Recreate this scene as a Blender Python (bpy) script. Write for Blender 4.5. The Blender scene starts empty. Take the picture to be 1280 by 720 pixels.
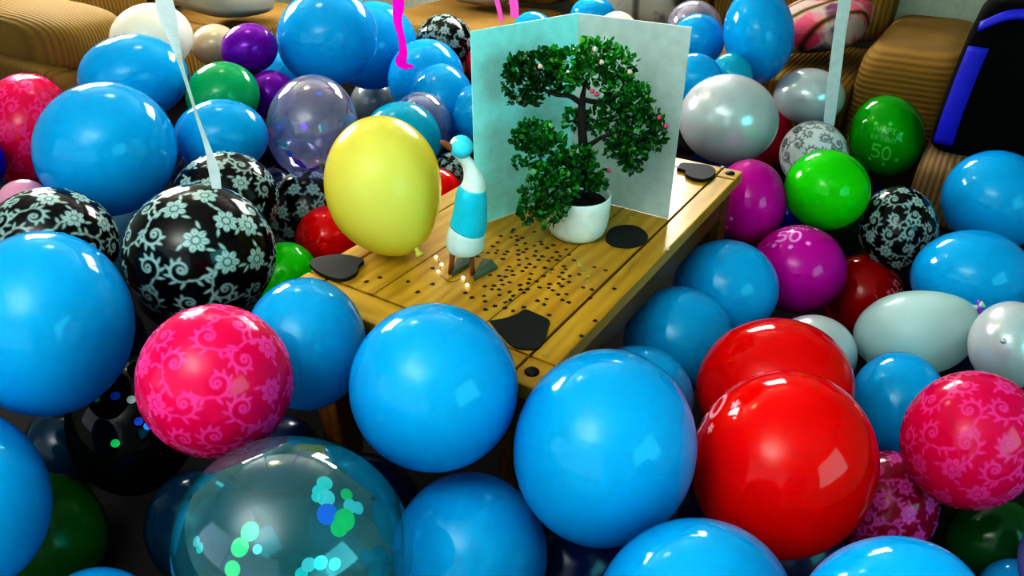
import bpy, bmesh, math, random
import numpy as np
from mathutils import Vector, Matrix, noise

scene = bpy.context.scene
COL = scene.collection
PI = math.pi
random.seed(11)
RNG = np.random.default_rng(5)

# ------------------------------------------------------------------ camera
FPX, PITCH, CAM_H = 910.0, math.radians(31.6), 1.2
cam_d = bpy.data.cameras.new('camera')
cam_d.sensor_width = 36.0
cam_d.lens = 36.0 * FPX / 1280.0
cam_d.clip_start = 0.02
cam = bpy.data.objects.new('camera', cam_d)
COL.objects.link(cam)
cam.location = (0, 0, CAM_H)
cam.rotation_euler = (PI / 2 - PITCH, 0, 0)
scene.camera = cam
FWD = Vector((0, math.cos(PITCH), -math.sin(PITCH)))
UPV = Vector((0, math.sin(PITCH), math.cos(PITCH)))


def ray(u, v):
    return Vector((1, 0, 0)) * ((u - 640) / FPX) - UPV * ((v - 360) / FPX) + FWD


def at_z(u, v, z):
    d = ray(u, v)
    return Vector((0, 0, CAM_H)) + d * ((z - CAM_H) / d.z)


def at_y(u, v, y):
    d = ray(u, v)
    return Vector((0, 0, CAM_H)) + d * (y / d.y)


# table frame: origin at the inner near corner, E1 along the table, E2 across
TZ = 0.45
O0 = Vector((0.0301, 0.9999, 0))
E1 = Vector((0.54132, 0.84082, 0))
E2 = Vector((-0.84082, 0.54132, 0))
YAW = math.atan2(E1.y, E1.x)


def T(a, b, z=0.0):
    return O0 + E1 * a + E2 * b + Vector((0, 0, z))


# ------------------------------------------------------------------ objects
def tag(o, label=None, cat=None, group=None, kind=None):
    if label: o['label'] = label
    if cat: o['category'] = cat
    if group: o['group'] = group
    if kind: o['kind'] = kind
    return o


def link(name, me, mat=None, parent=None, loc=None):
    o = bpy.data.objects.new(name, me)
    COL.objects.link(o)
    if mat is not None:
        me.materials.clear()
        me.materials.append(mat)
    if loc is not None: o.location = loc
    if parent is not None: o.parent = parent
    return o


def empty(name, loc, rz=0.0):
    o = bpy.data.objects.new(name, None)
    o.empty_display_size = 0.05
    COL.objects.link(o)
    o.location = loc
    o.rotation_euler = (0, 0, rz)
    return o


def mesh_from(verts, faces, smooth=True):
    me = bpy.data.meshes.new('m')
    me.from_pydata([tuple(map(float, v)) for v in verts], [], [tuple(map(int, f)) for f in faces])
    me.update()
    if smooth:
        me.polygons.foreach_set('use_smooth', [True] * len(me.polygons))
    return me


def bm_mesh(bm, smooth=False):
    bmesh.ops.recalc_face_normals(bm, faces=bm.faces)
    me = bpy.data.meshes.new('m')
    bm.to_mesh(me)
    bm.free()
    if smooth:
        me.polygons.foreach_set('use_smooth', [True] * len(me.polygons))
    return me


def box_bm(bm, c, s, bevel=0.0, seg=2, rot=None):
    r = bmesh.ops.create_cube(bm, size=1.0)
    vs = r['verts']
    for v in vs:
        v.co = Vector((v.co.x * s[0], v.co.y * s[1], v.co.z * s[2]))
    if bevel > 0:
        es = list({e for v in vs for e in v.link_edges})
        b = bmesh.ops.bevel(bm, geom=es, offset=bevel, segments=seg, affect='EDGES', profile=0.5)
        vs = list({v for f in b['faces'] for v in f.verts} | {v for v in vs if v.is_valid})
        allv = set(vs)
        stack = list(vs)
        while stack:
            v = stack.pop()
            for e in v.link_edges:
                w = e.other_vert(v)
                if w not in allv:
                    allv.add(w); stack.append(w)
        vs = list(allv)
    for v in vs:
        p = v.co.copy()
        if rot is not None: p = rot @ p
        v.co = p + Vector(c)


def box(c, s, bevel=0.0, seg=2, smooth=False):
    bm = bmesh.new()
    box_bm(bm, c, s, bevel, seg)
    return bm_mesh(bm, smooth)


def super_box(sx, sy, sz, e=0.35, n=28, m=18, puff=0.0):
    """a rounded, slightly puffed cushion block (superellipsoid), half sizes"""
    def sp(x, k): return math.copysign(abs(x) ** k, x)
    vs, fs = [], []
    for i in range(m + 1):
        ph = -PI / 2 + PI * i / m
        for j in range(n):
            th = 2 * PI * j / n
            x = sp(math.cos(ph), e) * sp(math.cos(th), e)
            y = sp(math.cos(ph), e) * sp(math.sin(th), e)
            z = sp(math.sin(ph), e)
            k = 1 + puff * (1 - x * x) * (1 - y * y)
            vs.append((x * sx, y * sy, z * sz * k))
    for i in range(m):
        for j in range(n):
            a = i * n + j; b = i * n + (j + 1) % n
            fs.append((a, b, b + n, a + n))
    return mesh_from(vs, fs)


def tube_mesh(pts, radii, n=12, cap=True, squash=None):
    """round tube through pts with one radius per point"""
    pts = [Vector(p) for p in pts]
    vs, fs = [], []
    t0 = (pts[1] - pts[0]).normalized()
    ref = Vector((0, 0, 1)) if abs(t0.z) < 0.9 else Vector((1, 0, 0))
    u = t0.cross(ref).normalized()
    for i, p in enumerate(pts):
        t = (pts[min(i + 1, len(pts) - 1)] - pts[max(i - 1, 0)]).normalized()
        u = (u - t * u.dot(t)).normalized()
        w = t.cross(u)
        for j in range(n):
            a = 2 * PI * j / n
            vs.append(p + (u * math.cos(a) + w * math.sin(a) * (squash or 1)) * radii[i])
    for i in range(len(pts) - 1):
        for j in range(n):
            a = i * n + j; b = i * n + (j + 1) % n
            fs.append((a, b, b + n, a + n))
    if cap:
        fs.append(tuple(range(n))[::-1])
        fs.append(tuple(range((len(pts) - 1) * n, len(pts) * n)))
    return vs, fs


def tube(pts, radii, n=12, smooth=True, squash=None):
    v, f = tube_mesh(pts, radii, n, True, squash)
    me = mesh_from(v, f, smooth)
    return me


def spline(pts, k=8):
    """Catmull-Rom through rows of numbers"""
    P = [list(p) for p in pts]
    P = [[2 * a - b for a, b in zip(P[0], P[1])]] + P + [[2 * a - b for a, b in zip(P[-1], P[-2])]]
    out = []
    for i in range(1, len(P) - 2):
        for s in range(k):
            t = s / k
            out.append([0.5 * (2 * b + (c - a) * t + (2 * a - 5 * b + 4 * c - d) * t * t + (3 * b - a - 3 * c + d) * t ** 3)
                        for a, b, c, d in zip(P[i - 1], P[i], P[i + 1], P[i + 2])])
    out.append(P[-2])
    return out


def lathe(profile, n=32):
    vs, fs = [], []
    for r, z in profile:
        for j in range(n):
            a = 2 * PI * j / n
            vs.append((r * math.cos(a), r * math.sin(a), z))
    for i in range(len(profile) - 1):
        for j in range(n):
            a = i * n + j; b = i * n + (j + 1) % n
            fs.append((a, b, b + n, a + n))
    fs.append(tuple(range(n))[::-1])
    fs.append(tuple(range((len(profile) - 1) * n, len(profile) * n)))
    return mesh_from(vs, fs)


# ------------------------------------------------------------------ materials
def srgb(r, g, b):
    f = lambda c: c / 12.92 if c <= 0.04045 else ((c + 0.055) / 1.055) ** 2.4
    return (f(r / 255), f(g / 255), f(b / 255), 1)


class NT:
    def __init__(s, name):
        s.m = bpy.data.materials.new(name)
        s.m.use_nodes = True
        s.t = s.m.node_tree
        s.t.nodes.clear()
        s.out = s.n('ShaderNodeOutputMaterial')

    def n(s, typ, **kw):
        nd = s.t.nodes.new(typ)
        for k, v in kw.items():
            if k.startswith('_'): setattr(nd, k[1:], v)
            else: nd.inputs[k.replace('__', ' ')].default_value = v
        return nd

    def l(s, a, b):
        s.t.links.new(a, b)

    def bsdf(s, **kw):
        p = s.n('ShaderNodeBsdfPrincipled')
        for k, v in kw.items():
            p.inputs[k.replace('__', ' ')].default_value = v
        return p

    def done(s, sock):
        s.l(sock, s.out.inputs['Surface'])
        return s.m


def ramp(nt, fac, stops):
    r = nt.n('ShaderNodeValToRGB')
    el = r.color_ramp.elements
    while len(el) < len(stops): el.new(0.5)
    for e, (p, c) in zip(el, stops):
        e.position = p; e.color = c
    nt.l(fac, r.inputs['Fac'])
    return r.outputs['Color']


def m_plain(name, col, rough=0.5, metal=0.0, **kw):
    nt = NT(name)
    nz = nt.n('ShaderNodeTexNoise', Scale=40.0, Detail=3.0)
    tc = nt.n('ShaderNodeTexCoord')
    nt.l(tc.outputs['Object'], nz.inputs['Vector'])
    c2 = tuple(x * 0.86 for x in col[:3]) + (1,)
    colr = ramp(nt, nz.outputs['Fac'], [(0.3, c2), (0.7, col)])
    b = nt.bsdf(Roughness=rough, Metallic=metal, **kw)
    nt.l(colr, b.inputs['Base Color'])
    return nt.done(b.outputs[0])


def m_latex(name, col, rough=0.1, trans=0.22, ink=None, inkrough=0.45, sheen=None, metal=0.0):
    """balloon rubber: glossy skin, a little light comes through; printed ink from the mesh's print attribute"""
    nt = NT(name)
    b = nt.bsdf(Roughness=rough, Metallic=metal, IOR=1.5)
    b.inputs['Specular IOR Level'].default_value = 0.3
    tr = nt.n('ShaderNodeBsdfTranslucent')
    lw = nt.n('ShaderNodeLayerWeight', Blend=0.35)
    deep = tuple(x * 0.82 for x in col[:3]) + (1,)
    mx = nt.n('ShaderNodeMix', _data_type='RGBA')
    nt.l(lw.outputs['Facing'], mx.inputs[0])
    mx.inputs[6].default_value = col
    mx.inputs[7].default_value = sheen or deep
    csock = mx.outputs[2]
    if ink:
        at = nt.n('ShaderNodeAttribute', _attribute_name='print')
        mi = nt.n('ShaderNodeMix', _data_type='RGBA')
        nt.l(at.outputs['Fac'], mi.inputs[0])
        nt.l(csock, mi.inputs[6])
        mi.inputs[7].default_value = ink
        csock = mi.outputs[2]
        mr = nt.n('ShaderNodeMapRange')
        nt.l(at.outputs['Fac'], mr.inputs['Value'])
        mr.inputs['To Min'].default_value = rough
        mr.inputs['To Max'].default_value = inkrough
        nt.l(mr.outputs[0], b.inputs['Roughness'])
    nt.l(csock, b.inputs['Base Color'])
    nt.l(csock, tr.inputs['Color'])
    ms = nt.n('ShaderNodeMixShader', Fac=trans)
    nt.l(b.outputs[0], ms.inputs[1]); nt.l(tr.outputs[0], ms.inputs[2])
    return nt.done(ms.outputs[0])


def m_clear(name, tint, haze, hazeamt=0.12, edge=0.6, base=0.06):
    """thin clear film: see-through, mirror-like towards the rim, a little milky"""
    nt = NT(name)
    tp = nt.n('ShaderNodeBsdfTransparent', Color=tint)
    gl = nt.n('ShaderNodeBsdfGlossy', Roughness=0.06)
    gl.inputs['Color'].default_value = (0.95, 0.97, 1, 1)
    df = nt.n('ShaderNodeBsdfDiffuse', Color=haze)
    lw = nt.n('ShaderNodeLayerWeight', Blend=0.25)
    pw = nt.n('ShaderNodeMath', _operation='MULTIPLY_ADD')
    nt.l(lw.outputs['Facing'], pw.inputs[0])
    pw.inputs[1].default_value = edge; pw.inputs[2].default_value = base
    m1 = nt.n('ShaderNodeMixShader', Fac=hazeamt)
    nt.l(tp.outputs[0], m1.inputs[1]); nt.l(df.outputs[0], m1.inputs[2])
    m2 = nt.n('ShaderNodeMixShader')
    nt.l(pw.outputs[0], m2.inputs[0]); nt.l(m1.outputs[0], m2.inputs[1]); nt.l(gl.outputs[0], m2.inputs[2])
    return nt.done(m2.outputs[0])


def m_corduroy(name, c1, c2, axis=0, scale=90.0, rough=0.9):
    nt = NT(name)
    tc = nt.n('ShaderNodeTexCoord')
    w = nt.n('ShaderNodeTexWave', _wave_type='BANDS', _bands_direction='XYZ'[axis], Scale=scale / 6.283, Distortion=0.8, Detail=1.0)
    w.inputs['Detail Scale'].default_value = 0.6
    nt.l(tc.outputs['Object'], w.inputs['Vector'])
    nz = nt.n('ShaderNodeTexNoise', Scale=6.0, Detail=6.0, Roughness=0.7)
    nt.l(tc.outputs['Object'], nz.inputs['Vector'])
    a = nt.n('ShaderNodeMath', _operation='MULTIPLY_ADD')
    nt.l(w.outputs['Fac'], a.inputs[0]); a.inputs[1].default_value = 0.4
    s = nt.n('ShaderNodeMath', _operation='MULTIPLY')
    nt.l(nz.outputs['Fac'], s.inputs[0]); s.inputs[1].default_value = 0.55
    nt.l(s.outputs[0], a.inputs[2])
    c = ramp(nt, a.outputs[0], [(0.02, c2), (0.62, c1)])
    b = nt.bsdf(Roughness=rough)
    nt.l(c, b.inputs['Base Color'])
    bp = nt.n('ShaderNodeBump', Strength=0.9, Distance=0.006)
    nt.l(a.outputs[0], bp.inputs['Height'])
    nt.l(bp.outputs[0], b.inputs['Normal'])
    return nt.done(b.outputs[0])


def m_wood(name, dark, mid, light, rough=0.22):
    """varnished pine, grain along local X, a few boards side by side along Y"""
    nt = NT(name)
    tc = nt.n('ShaderNodeTexCoord')
    mp = nt.n('ShaderNodeMapping'); mp.inputs['Scale'].default_value = (1.1, 9.0, 9.0)
    nt.l(tc.outputs['Object'], mp.inputs['Vector'])
    n1 = nt.n('ShaderNodeTexNoise', Scale=2.2, Detail=7.0, Roughness=0.62, Distortion=1.3)
    nt.l(mp.outputs[0], n1.inputs['Vector'])
    mp2 = nt.n('ShaderNodeMapping'); mp2.inputs['Scale'].default_value = (1.0, 4.0, 4.0)
    nt.l(tc.outputs['Object'], mp2.inputs['Vector'])
    w = nt.n('ShaderNodeTexWave', _wave_type='BANDS', _bands_direction='Y', Scale=2.6, Distortion=7.0, Detail=3.0)
    w.inputs['Detail Scale'].default_value = 0.9
    nt.l(mp2.outputs[0], w.inputs['Vector'])
    ad = nt.n('ShaderNodeMath', _operation='MULTIPLY_ADD')
    nt.l(w.outputs['Fac'], ad.inputs[0]); ad.inputs[1].default_value = 0.13
    h = nt.n('ShaderNodeMath', _operation='MULTIPLY'); nt.l(n1.outputs['Fac'], h.inputs[0]); h.inputs[1].default_value = 0.6
    nt.l(h.outputs[0], ad.inputs[2])
    c = ramp(nt, ad.outputs[0], [(0.18, dark), (0.38, mid), (0.6, light)])
    b = nt.bsdf(Roughness=rough)
    b.inputs['Specular IOR Level'].default_value = 0.28
    b.inputs['Coat Weight'].default_value = 0.1
    b.inputs['Coat Roughness'].default_value = 0.12
    nt.l(c, b.inputs['Base Color'])
    bp = nt.n('ShaderNodeBump', Strength=0.15, Distance=0.002)
    nt.l(n1.outputs['Fac'], bp.inputs['Height']); nt.l(bp.outputs[0], b.inputs['Normal'])
    return nt.done(b.outputs[0])


def m_pattern(name, base, spots, scale=14.0, bands=None, grow=0.0):
    """printed cloth: pale ground with scattered coloured blotches"""
    nt = NT(name)
    tc = nt.n('ShaderNodeTexCoord')
    vo = nt.n('ShaderNodeTexVoronoi', Scale=scale)
    nt.l(tc.outputs['Object'], vo.inputs['Vector'])
    nz = nt.n('ShaderNodeTexNoise', Scale=scale * 1.6, Detail=3.0)
    nt.l(tc.outputs['Object'], nz.inputs['Vector'])
    mul = nt.n('ShaderNodeMath', _operation='ADD'); nt.l(vo.outputs['Distance'], mul.inputs[0]); nt.l(nz.outputs['Fac'], mul.inputs[1])
    mask = nt.n('ShaderNodeMapRange'); nt.l(mul.outputs[0], mask.inputs['Value'])
    mask.inputs['From Min'].default_value = 0.55 + grow; mask.inputs['From Max'].default_value = 0.75 + grow
    mask.inputs['To Min'].default_value = 1.0; mask.inputs['To Max'].default_value = 0.0
    sp = nt.n('ShaderNodeSeparateColor'); nt.l(vo.outputs['Color'], sp.inputs[0])
    k = len(spots)
    sc = ramp(nt, sp.outputs[0], [(i / k, c) for i, c in enumerate(spots)])
    mx = nt.n('ShaderNodeMix', _data_type='RGBA')
    nt.l(mask.outputs[0], mx.inputs[0]); mx.inputs[6].default_value = base; nt.l(sc, mx.inputs[7])
    col = mx.outputs[2]
    if bands:
        w = nt.n('ShaderNodeTexWave', _wave_type='BANDS', _bands_direction=bands[0], Scale=bands[1], Distortion=bands[3])
        nt.l(tc.outputs['Object'], w.inputs['Vector'])
        bc = ramp(nt, w.outputs['Fac'], bands[2])
        mb = nt.n('ShaderNodeMix', _data_type='RGBA', _blend_type='MULTIPLY'); mb.inputs[0].default_value = 1.0
        nt.l(col, mb.inputs[6]); nt.l(bc, mb.inputs[7]); col = mb.outputs[2]
    b = nt.bsdf(Roughness=0.85)
    nt.l(col, b.inputs['Base Color'])
    return nt.done(b.outputs[0])


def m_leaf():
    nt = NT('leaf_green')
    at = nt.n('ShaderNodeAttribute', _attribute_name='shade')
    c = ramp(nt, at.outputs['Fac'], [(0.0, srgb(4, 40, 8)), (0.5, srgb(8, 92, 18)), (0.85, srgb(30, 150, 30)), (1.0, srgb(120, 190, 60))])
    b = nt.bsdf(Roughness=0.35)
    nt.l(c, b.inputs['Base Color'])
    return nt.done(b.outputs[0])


def m_emit(name, col, s):
    nt = NT(name)
    e = nt.n('ShaderNodeEmission', Color=col, Strength=s)
    return nt.done(e.outputs[0])
BALLOONS = [
    ('1', 'blue', [-0.8056, 1.0437, 0.4845], [0.1064, 0.0862, 0.0059], [-0.0413, 0.0645, 0.1405], [0.0794, -0.1028, 0.0705]),
    ('2', 'blue', [-0.8497, 0.7881, 0.3298], [0.0763, 0.0855, 0.0029], [-0.062, 0.0625, 0.1171], [0.0759, -0.0704, 0.0777]),
    ('3', 'dgreen', [-0.8562, 0.9091, 0.105], [0.0683, 0.0647, 0.0004], [-0.0528, 0.0568, 0.0885], [0.0542, -0.0576, 0.0694]),
    ('4', 'blue', [-0.664, 0.7144, 0.1002], [0.0688, 0.0595, -0.0028], [-0.0596, 0.0578, 0.0735], [0.0453, -0.0487, 0.075]),
    ('5', 'clearblack', [-0.7703, 1.1125, 0.1919], [0.0951, 0.0687, 0.0031], [-0.0458, 0.073, 0.1155], [0.0593, -0.0856, 0.0776]),
    ('6', 'navyteal', [-0.5738, 0.9233, 0.1056], [0.0862, 0.0507, -0.0024], [-0.0448, 0.0656, 0.0788], [0.0393, -0.0633, 0.075]),
    ('7', 'clear', [-0.2736, 0.6144, 0.4389], [0.1327, 0.0522, -0.0055], [-0.0506, 0.0931, 0.0933], [0.0381, -0.0856, 0.106]),
    ('8', 'blue', [-0.0658, 0.7619, 0.2411], [0.1214, 0.0096, -0.0007], [-0.0094, 0.0959, 0.0768], [0.0066, -0.0761, 0.0958]),
    ('9', 'blue', [-0.1171, 0.8573, 0.4968], [0.1252, 0.0166, -0.0007], [-0.0117, 0.0794, 0.0988], [0.0133, -0.0975, 0.08]),
    ('10', 'blue', [0.1353, 0.7899, 0.4405], [0.1312, -0.0208, 0.0018], [0.0192, 0.0973, 0.1046], [-0.017, -0.099, 0.0952]),
    ('11', 'blue', [0.2471, 1.1046, 0.2617], [0.1055, -0.0228, 0.001], [0.0165, 0.0676, 0.0839], [-0.0182, -0.0815, 0.0692]),
    ('12', 'blue', [0.217, 0.54, 0.4101], [0.1084, -0.0375, 0.0042], [0.0404, 0.0816, 0.0668], [-0.0251, -0.0624, 0.0913]),
    ('13', 'blue', [0.3815, 0.4556, 0.531], [0.0648, -0.0454, 0.006], [0.0476, 0.0428, 0.0563], [-0.0346, -0.0414, 0.0607]),
    ('14', 'navy', [0.1086, 0.849, 0.099], [0.1014, -0.0114, 0.0012], [0.0116, 0.0751, 0.0591], [-0.0077, -0.0603, 0.0782]),
    ('15', 'red', [0.4234, 0.8295, 0.3666], [0.1221, -0.0595, 0.0028], [0.0485, 0.0866, 0.1108], [-0.0481, -0.0943, 0.0947]),
    ('16', 'red', [0.5111, 1.1125, 0.2855], [0.133, -0.0578, 0.0041], [0.0396, 0.0739, 0.112], [-0.0476, -0.1036, 0.0852]),
    ('17', 'blue', [0.3785, 1.3559, 0.2284], [0.1181, -0.0324, 0.0008], [0.0197, 0.0666, 0.1006], [-0.0271, -0.097, 0.0695]),
    ('18', 'blue', [0.539, 1.5696, 0.232], [0.123, -0.0418, 0.0007], [0.0213, 0.0595, 0.1084], [-0.0358, -0.1043, 0.0643]),
    ('19', 'magenta', [0.7698, 1.6973, 0.2141], [0.1114, -0.0506, -0.0001], [0.0231, 0.0513, 0.1064], [-0.0443, -0.0977, 0.0568]),
    ('20', 'magenta', [0.6775, 1.8971, 0.3221], [0.0943, -0.0358, -0.0047], [0.0111, 0.0464, 0.1089], [-0.0337, -0.0944, 0.0437]),
    ('21', 'lime', [0.8705, 1.8583, 0.374], [0.1019, -0.0488, -0.0025], [0.0151, 0.0386, 0.1028], [-0.044, -0.0939, 0.0418]),
    ('22', 'green50', [1.3035, 2.4347, 0.3202], [0.1067, -0.0606, -0.0098], [0.0108, 0.0419, 0.1321], [-0.0585, -0.1092, 0.0395]),
    ('23', 'whitedamask', [1.0332, 2.361, 0.2784], [0.103, -0.0469, -0.0047], [0.0113, 0.0381, 0.1103], [-0.0434, -0.0992, 0.0387]),
    ('24', 'pearl', [1.0753, 2.6094, 0.408], [0.1128, -0.0471, -0.0019], [0.0084, 0.0258, 0.0963], [-0.0406, -0.0984, 0.0299]),
    ('25', 'pearl', [0.6706, 2.1985, 0.4599], [0.1441, -0.0449, -0.0028], [0.0094, 0.041, 0.1304], [-0.0399, -0.1309, 0.0441]),
    ('26', 'crimson', [0.9875, 2.7148, 0.2028], [0.1031, -0.0394, -0.0053], [0.0082, 0.039, 0.1142], [-0.0373, -0.1025, 0.0376]),
    ('27', 'blue', [0.8917, 2.7232, 0.5988], [0.1192, -0.0417, -0.0121], [-0.0014, 0.0355, 0.1587], [-0.0434, -0.1326, 0.0293]),
    ('28', 'blue', [0.722, 2.9051, 0.5406], [0.0968, -0.0249, -0.0036], [0.0015, 0.021, 0.094], [-0.0231, -0.0929, 0.0211]),
    ('29', 'clearpearl', [0.7542, 3.127, 0.5384], [0.1099, -0.0274, -0.0041], [0.0011, 0.0222, 0.1062], [-0.0254, -0.1055, 0.0223]),
    ('30', 'blue', [0.6146, 2.4549, 0.5094], [0.0918, -0.0237, -0.0026], [0.0032, 0.0237, 0.0871], [-0.0217, -0.0865, 0.0243]),
    ('31', 'teal', [0.7664, 2.5563, 0.4976], [0.0699, -0.0219, -0.0035], [0.0022, 0.0199, 0.0747], [-0.0209, -0.0696, 0.0191]),
    ('32', 'blackdamask', [1.062, 1.792, 0.2864], [0.0859, -0.0539, -0.0059], [0.0183, 0.0435, 0.1065], [-0.0506, -0.0854, 0.0436]),
    ('33', 'blue', [1.348, 1.8603, 0.3416], [0.1069, -0.0801, -0.0059], [0.023, 0.0424, 0.1281], [-0.0742, -0.1024, 0.0473]),
    ('34', 'blue', [1.1353, 1.5519, 0.2755], [0.1057, -0.0757, 0.0028], [0.0331, 0.04, 0.1079], [-0.0664, -0.0907, 0.054]),
    ('35', 'whiteaqua', [0.9391, 1.3923, 0.2207], [0.1069, -0.0644, 0.0109], [0.0405, 0.0374, 0.092], [-0.0553, -0.082, 0.0577]),
    ('36', 'pearl', [1.0318, 1.222, 0.3102], [0.0578, -0.051, -0.003], [0.0257, 0.0357, 0.0788], [-0.047, -0.0556, 0.0405]),
    ('37', 'blue', [0.8202, 1.1912, 0.1749], [0.077, -0.0549, -0.0021], [0.035, 0.0554, 0.0924], [-0.0479, -0.0695, 0.0598]),
    ('38', 'pinkdamask', [0.7941, 0.9378, 0.3134], [0.0806, -0.0682, 0.0001], [0.0464, 0.0546, 0.0993], [-0.0596, -0.0704, 0.0665]),
    ('39', 'pinkdamask2', [0.7282, 0.9842, 0.0976], [0.0716, -0.053, -0.0], [0.0428, 0.0579, 0.0799], [-0.0433, -0.0585, 0.0655]),
    ('40', 'darkred', [0.9924, 1.7442, 0.1004], [0.0921, -0.0539, -0.0024], [0.0255, 0.0502, 0.1026], [-0.0484, -0.0851, 0.0537]),
    ('41', 'pearl', [0.6927, 1.3541, 0.1843], [0.0865, -0.0428, 0.0019], [0.0261, 0.0459, 0.079], [-0.0363, -0.0709, 0.0532]),
    ('42', 'deepgreen', [0.9194, 0.9403, 0.0583], [0.0554, -0.049, 0.0043], [0.0422, 0.035, 0.0628], [-0.0413, -0.0422, 0.0512]),
    ('43', 'blue', [0.8908, 0.8234, 0.0511], [0.0352, -0.0371, 0.0007], [0.0333, 0.0295, 0.047], [-0.0307, -0.0283, 0.0396]),
    ('44', 'lavender', [0.9128, 0.8037, 0.1681], [0.0315, -0.0425, -0.0053], [0.0327, 0.0381, 0.0586], [-0.0362, -0.0319, 0.0409]),
    ('45', 'deepgreen', [1.0438, 2.0942, 0.1609], [0.1007, -0.051, -0.0017], [0.0184, 0.0412, 0.1016], [-0.0457, -0.0916, 0.0455]),
    ('46', 'royal', [0.957, 2.278, 0.0852], [0.0768, -0.0333, -0.0021], [0.0118, 0.0341, 0.0799], [-0.0302, -0.072, 0.0352]),
    ('49', 'blue', [-1.0522, 1.7991, 0.5131], [0.1455, 0.0876, 0.0065], [-0.0212, 0.0496, 0.1624], [0.0816, -0.1396, 0.0533]),
    ('50', 'blue', [-1.2154, 2.3506, 0.549], [0.1446, 0.0759, 0.0039], [-0.0108, 0.0298, 0.1279], [0.0654, -0.1264, 0.035]),
    ('51', 'cream', [-1.3099, 2.732, 0.5856], [0.1274, 0.0624, 0.006], [-0.0047, 0.0241, 0.117], [0.0551, -0.1149, 0.0258]),
    ('52', 'beigepearl', [-1.2752, 3.2029, 0.4531], [0.0898, 0.0366, 0.0036], [-0.0031, 0.0178, 0.0818], [0.0325, -0.0817, 0.0191]),
    ('53', 'purple', [-0.932, 2.6475, 0.5687], [0.0919, 0.0331, 0.0034], [-0.003, 0.0189, 0.0835], [0.0296, -0.0841, 0.0201]),
    ('54', 'purple', [-0.8497, 2.536, 0.436], [0.0817, 0.0283, 0.003], [-0.0043, 0.0228, 0.0804], [0.026, -0.0775, 0.0233]),
    ('55', 'jade', [-0.9409, 2.348, 0.49], [0.1069, 0.0441, 0.004], [-0.0069, 0.0284, 0.1032], [0.0398, -0.0994, 0.0301]),
    ('56', 'blue', [-0.8485, 2.042, 0.4597], [0.1211, 0.0506, 0.0009], [-0.0124, 0.0323, 0.1034], [0.0435, -0.1048, 0.038]),
    ('57', 'pinkdamask', [-1.7201, 2.4903, 0.3267], [0.1259, 0.0937, 0.0191], [-0.0131, 0.0539, 0.1795], [0.0928, -0.1344, 0.0471]),
    ('58', 'royal', [-1.726, 2.2158, 0.3077], [0.0608, 0.0504, 0.0076], [-0.0102, 0.0261, 0.0844], [0.0488, -0.0626, 0.0252]),
    ('59', 'palepink', [-1.209, 1.6442, 0.4305], [0.0483, 0.0367, 0.0025], [-0.0108, 0.0191, 0.0578], [0.0339, -0.0461, 0.0216]),
    ('60', 'blackdamask', [-1.0503, 1.4701, 0.4116], [0.1111, 0.0796, 0.0004], [-0.03, 0.0427, 0.1196], [0.0712, -0.0996, 0.0534]),
    ('61', 'blackdamask', [-0.6419, 1.3186, 0.4703], [0.1325, 0.0648, 0.0006], [-0.0275, 0.0582, 0.1293], [0.0572, -0.1175, 0.065]),
    ('62', 'blackdamask', [-0.766, 1.7866, 0.378], [0.1252, 0.0544, 0.0015], [-0.0183, 0.0468, 0.1187], [0.0481, -0.1123, 0.0517]),
    ('63', 'blackdamask', [-0.6894, 2.2403, 0.1277], [0.1301, 0.0411, 0.0023], [-0.0147, 0.0562, 0.1269], [0.0369, -0.1199, 0.0574]),
    ('64', 'clearviolet', [-0.6393, 2.259, 0.4131], [0.1388, 0.0415, 0.0065], [-0.0076, 0.052, 0.1555], [0.0398, -0.1405, 0.0489]),
    ('65', 'yellow', [-0.2631, 1.3842, 0.5937], [0.1178, 0.0222, -0.0003], [-0.0109, 0.0552, 0.1308], [0.0224, -0.1179, 0.0516]),
    ('66A', 'blue', [-0.691, 2.8199, 0.5658], [0.182, 0.046, 0.006], [-0.0029, 0.0378, 0.171], [0.0421, -0.1719, 0.0387]),
    ('66B', 'blue', [-0.6319, 3.3892, 0.4025], [0.1969, 0.0379, 0.0051], [-0.0028, 0.0435, 0.1872], [0.035, -0.1879, 0.0442]),
    ('67', 'blue', [-0.3668, 3.1258, 0.3275], [0.1623, 0.0198, 0.0026], [-0.0024, 0.0439, 0.1584], [0.0184, -0.1569, 0.0438]),
    ('68', 'blue', [-0.2766, 2.8146, 0.3171], [0.1307, 0.0136, 0.0024], [-0.0019, 0.0453, 0.1451], [0.0132, -0.1343, 0.0421]),
    ('69', 'blue', [-0.1407, 2.6061, 0.3468], [0.076, 0.0045, 0.0011], [-0.0006, 0.0319, 0.0974], [0.0045, -0.0838, 0.0274]),
    ('70', 'blackdamask', [-0.3216, 3.541, 0.3853], [0.1351, 0.0126, 0.0015], [-0.001, 0.028, 0.1221], [0.0115, -0.1266, 0.0291]),
    ('71', 'crimson', [-0.1036, 3.4108, 0.3181], [0.1109, 0.0035, 0.0004], [-0.0004, 0.0265, 0.1027], [0.0032, -0.105, 0.0271]),
    ('72', 'pearl', [-0.6799, 3.5257, 0.106], [0.1102, 0.0219, 0.002], [-0.0038, 0.0308, 0.1017], [0.0198, -0.1026, 0.0318]),
    ('73', 'iridescent', [-0.3299, 2.5491, 0.3181], [0.1111, 0.0151, 0.002], [-0.003, 0.0393, 0.1146], [0.0141, -0.1093, 0.0378]),
    ('74', 'teal', [-0.3637, 2.2967, 0.3564], [0.1287, 0.0209, 0.0015], [-0.0051, 0.0428, 0.1186], [0.0189, -0.1191, 0.0437]),
    ('75', 'blue', [-0.9833, 3.1294, 0.3571], [0.0815, 0.0266, 0.0035], [-0.0029, 0.0211, 0.0818], [0.0247, -0.0785, 0.0212]),
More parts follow.
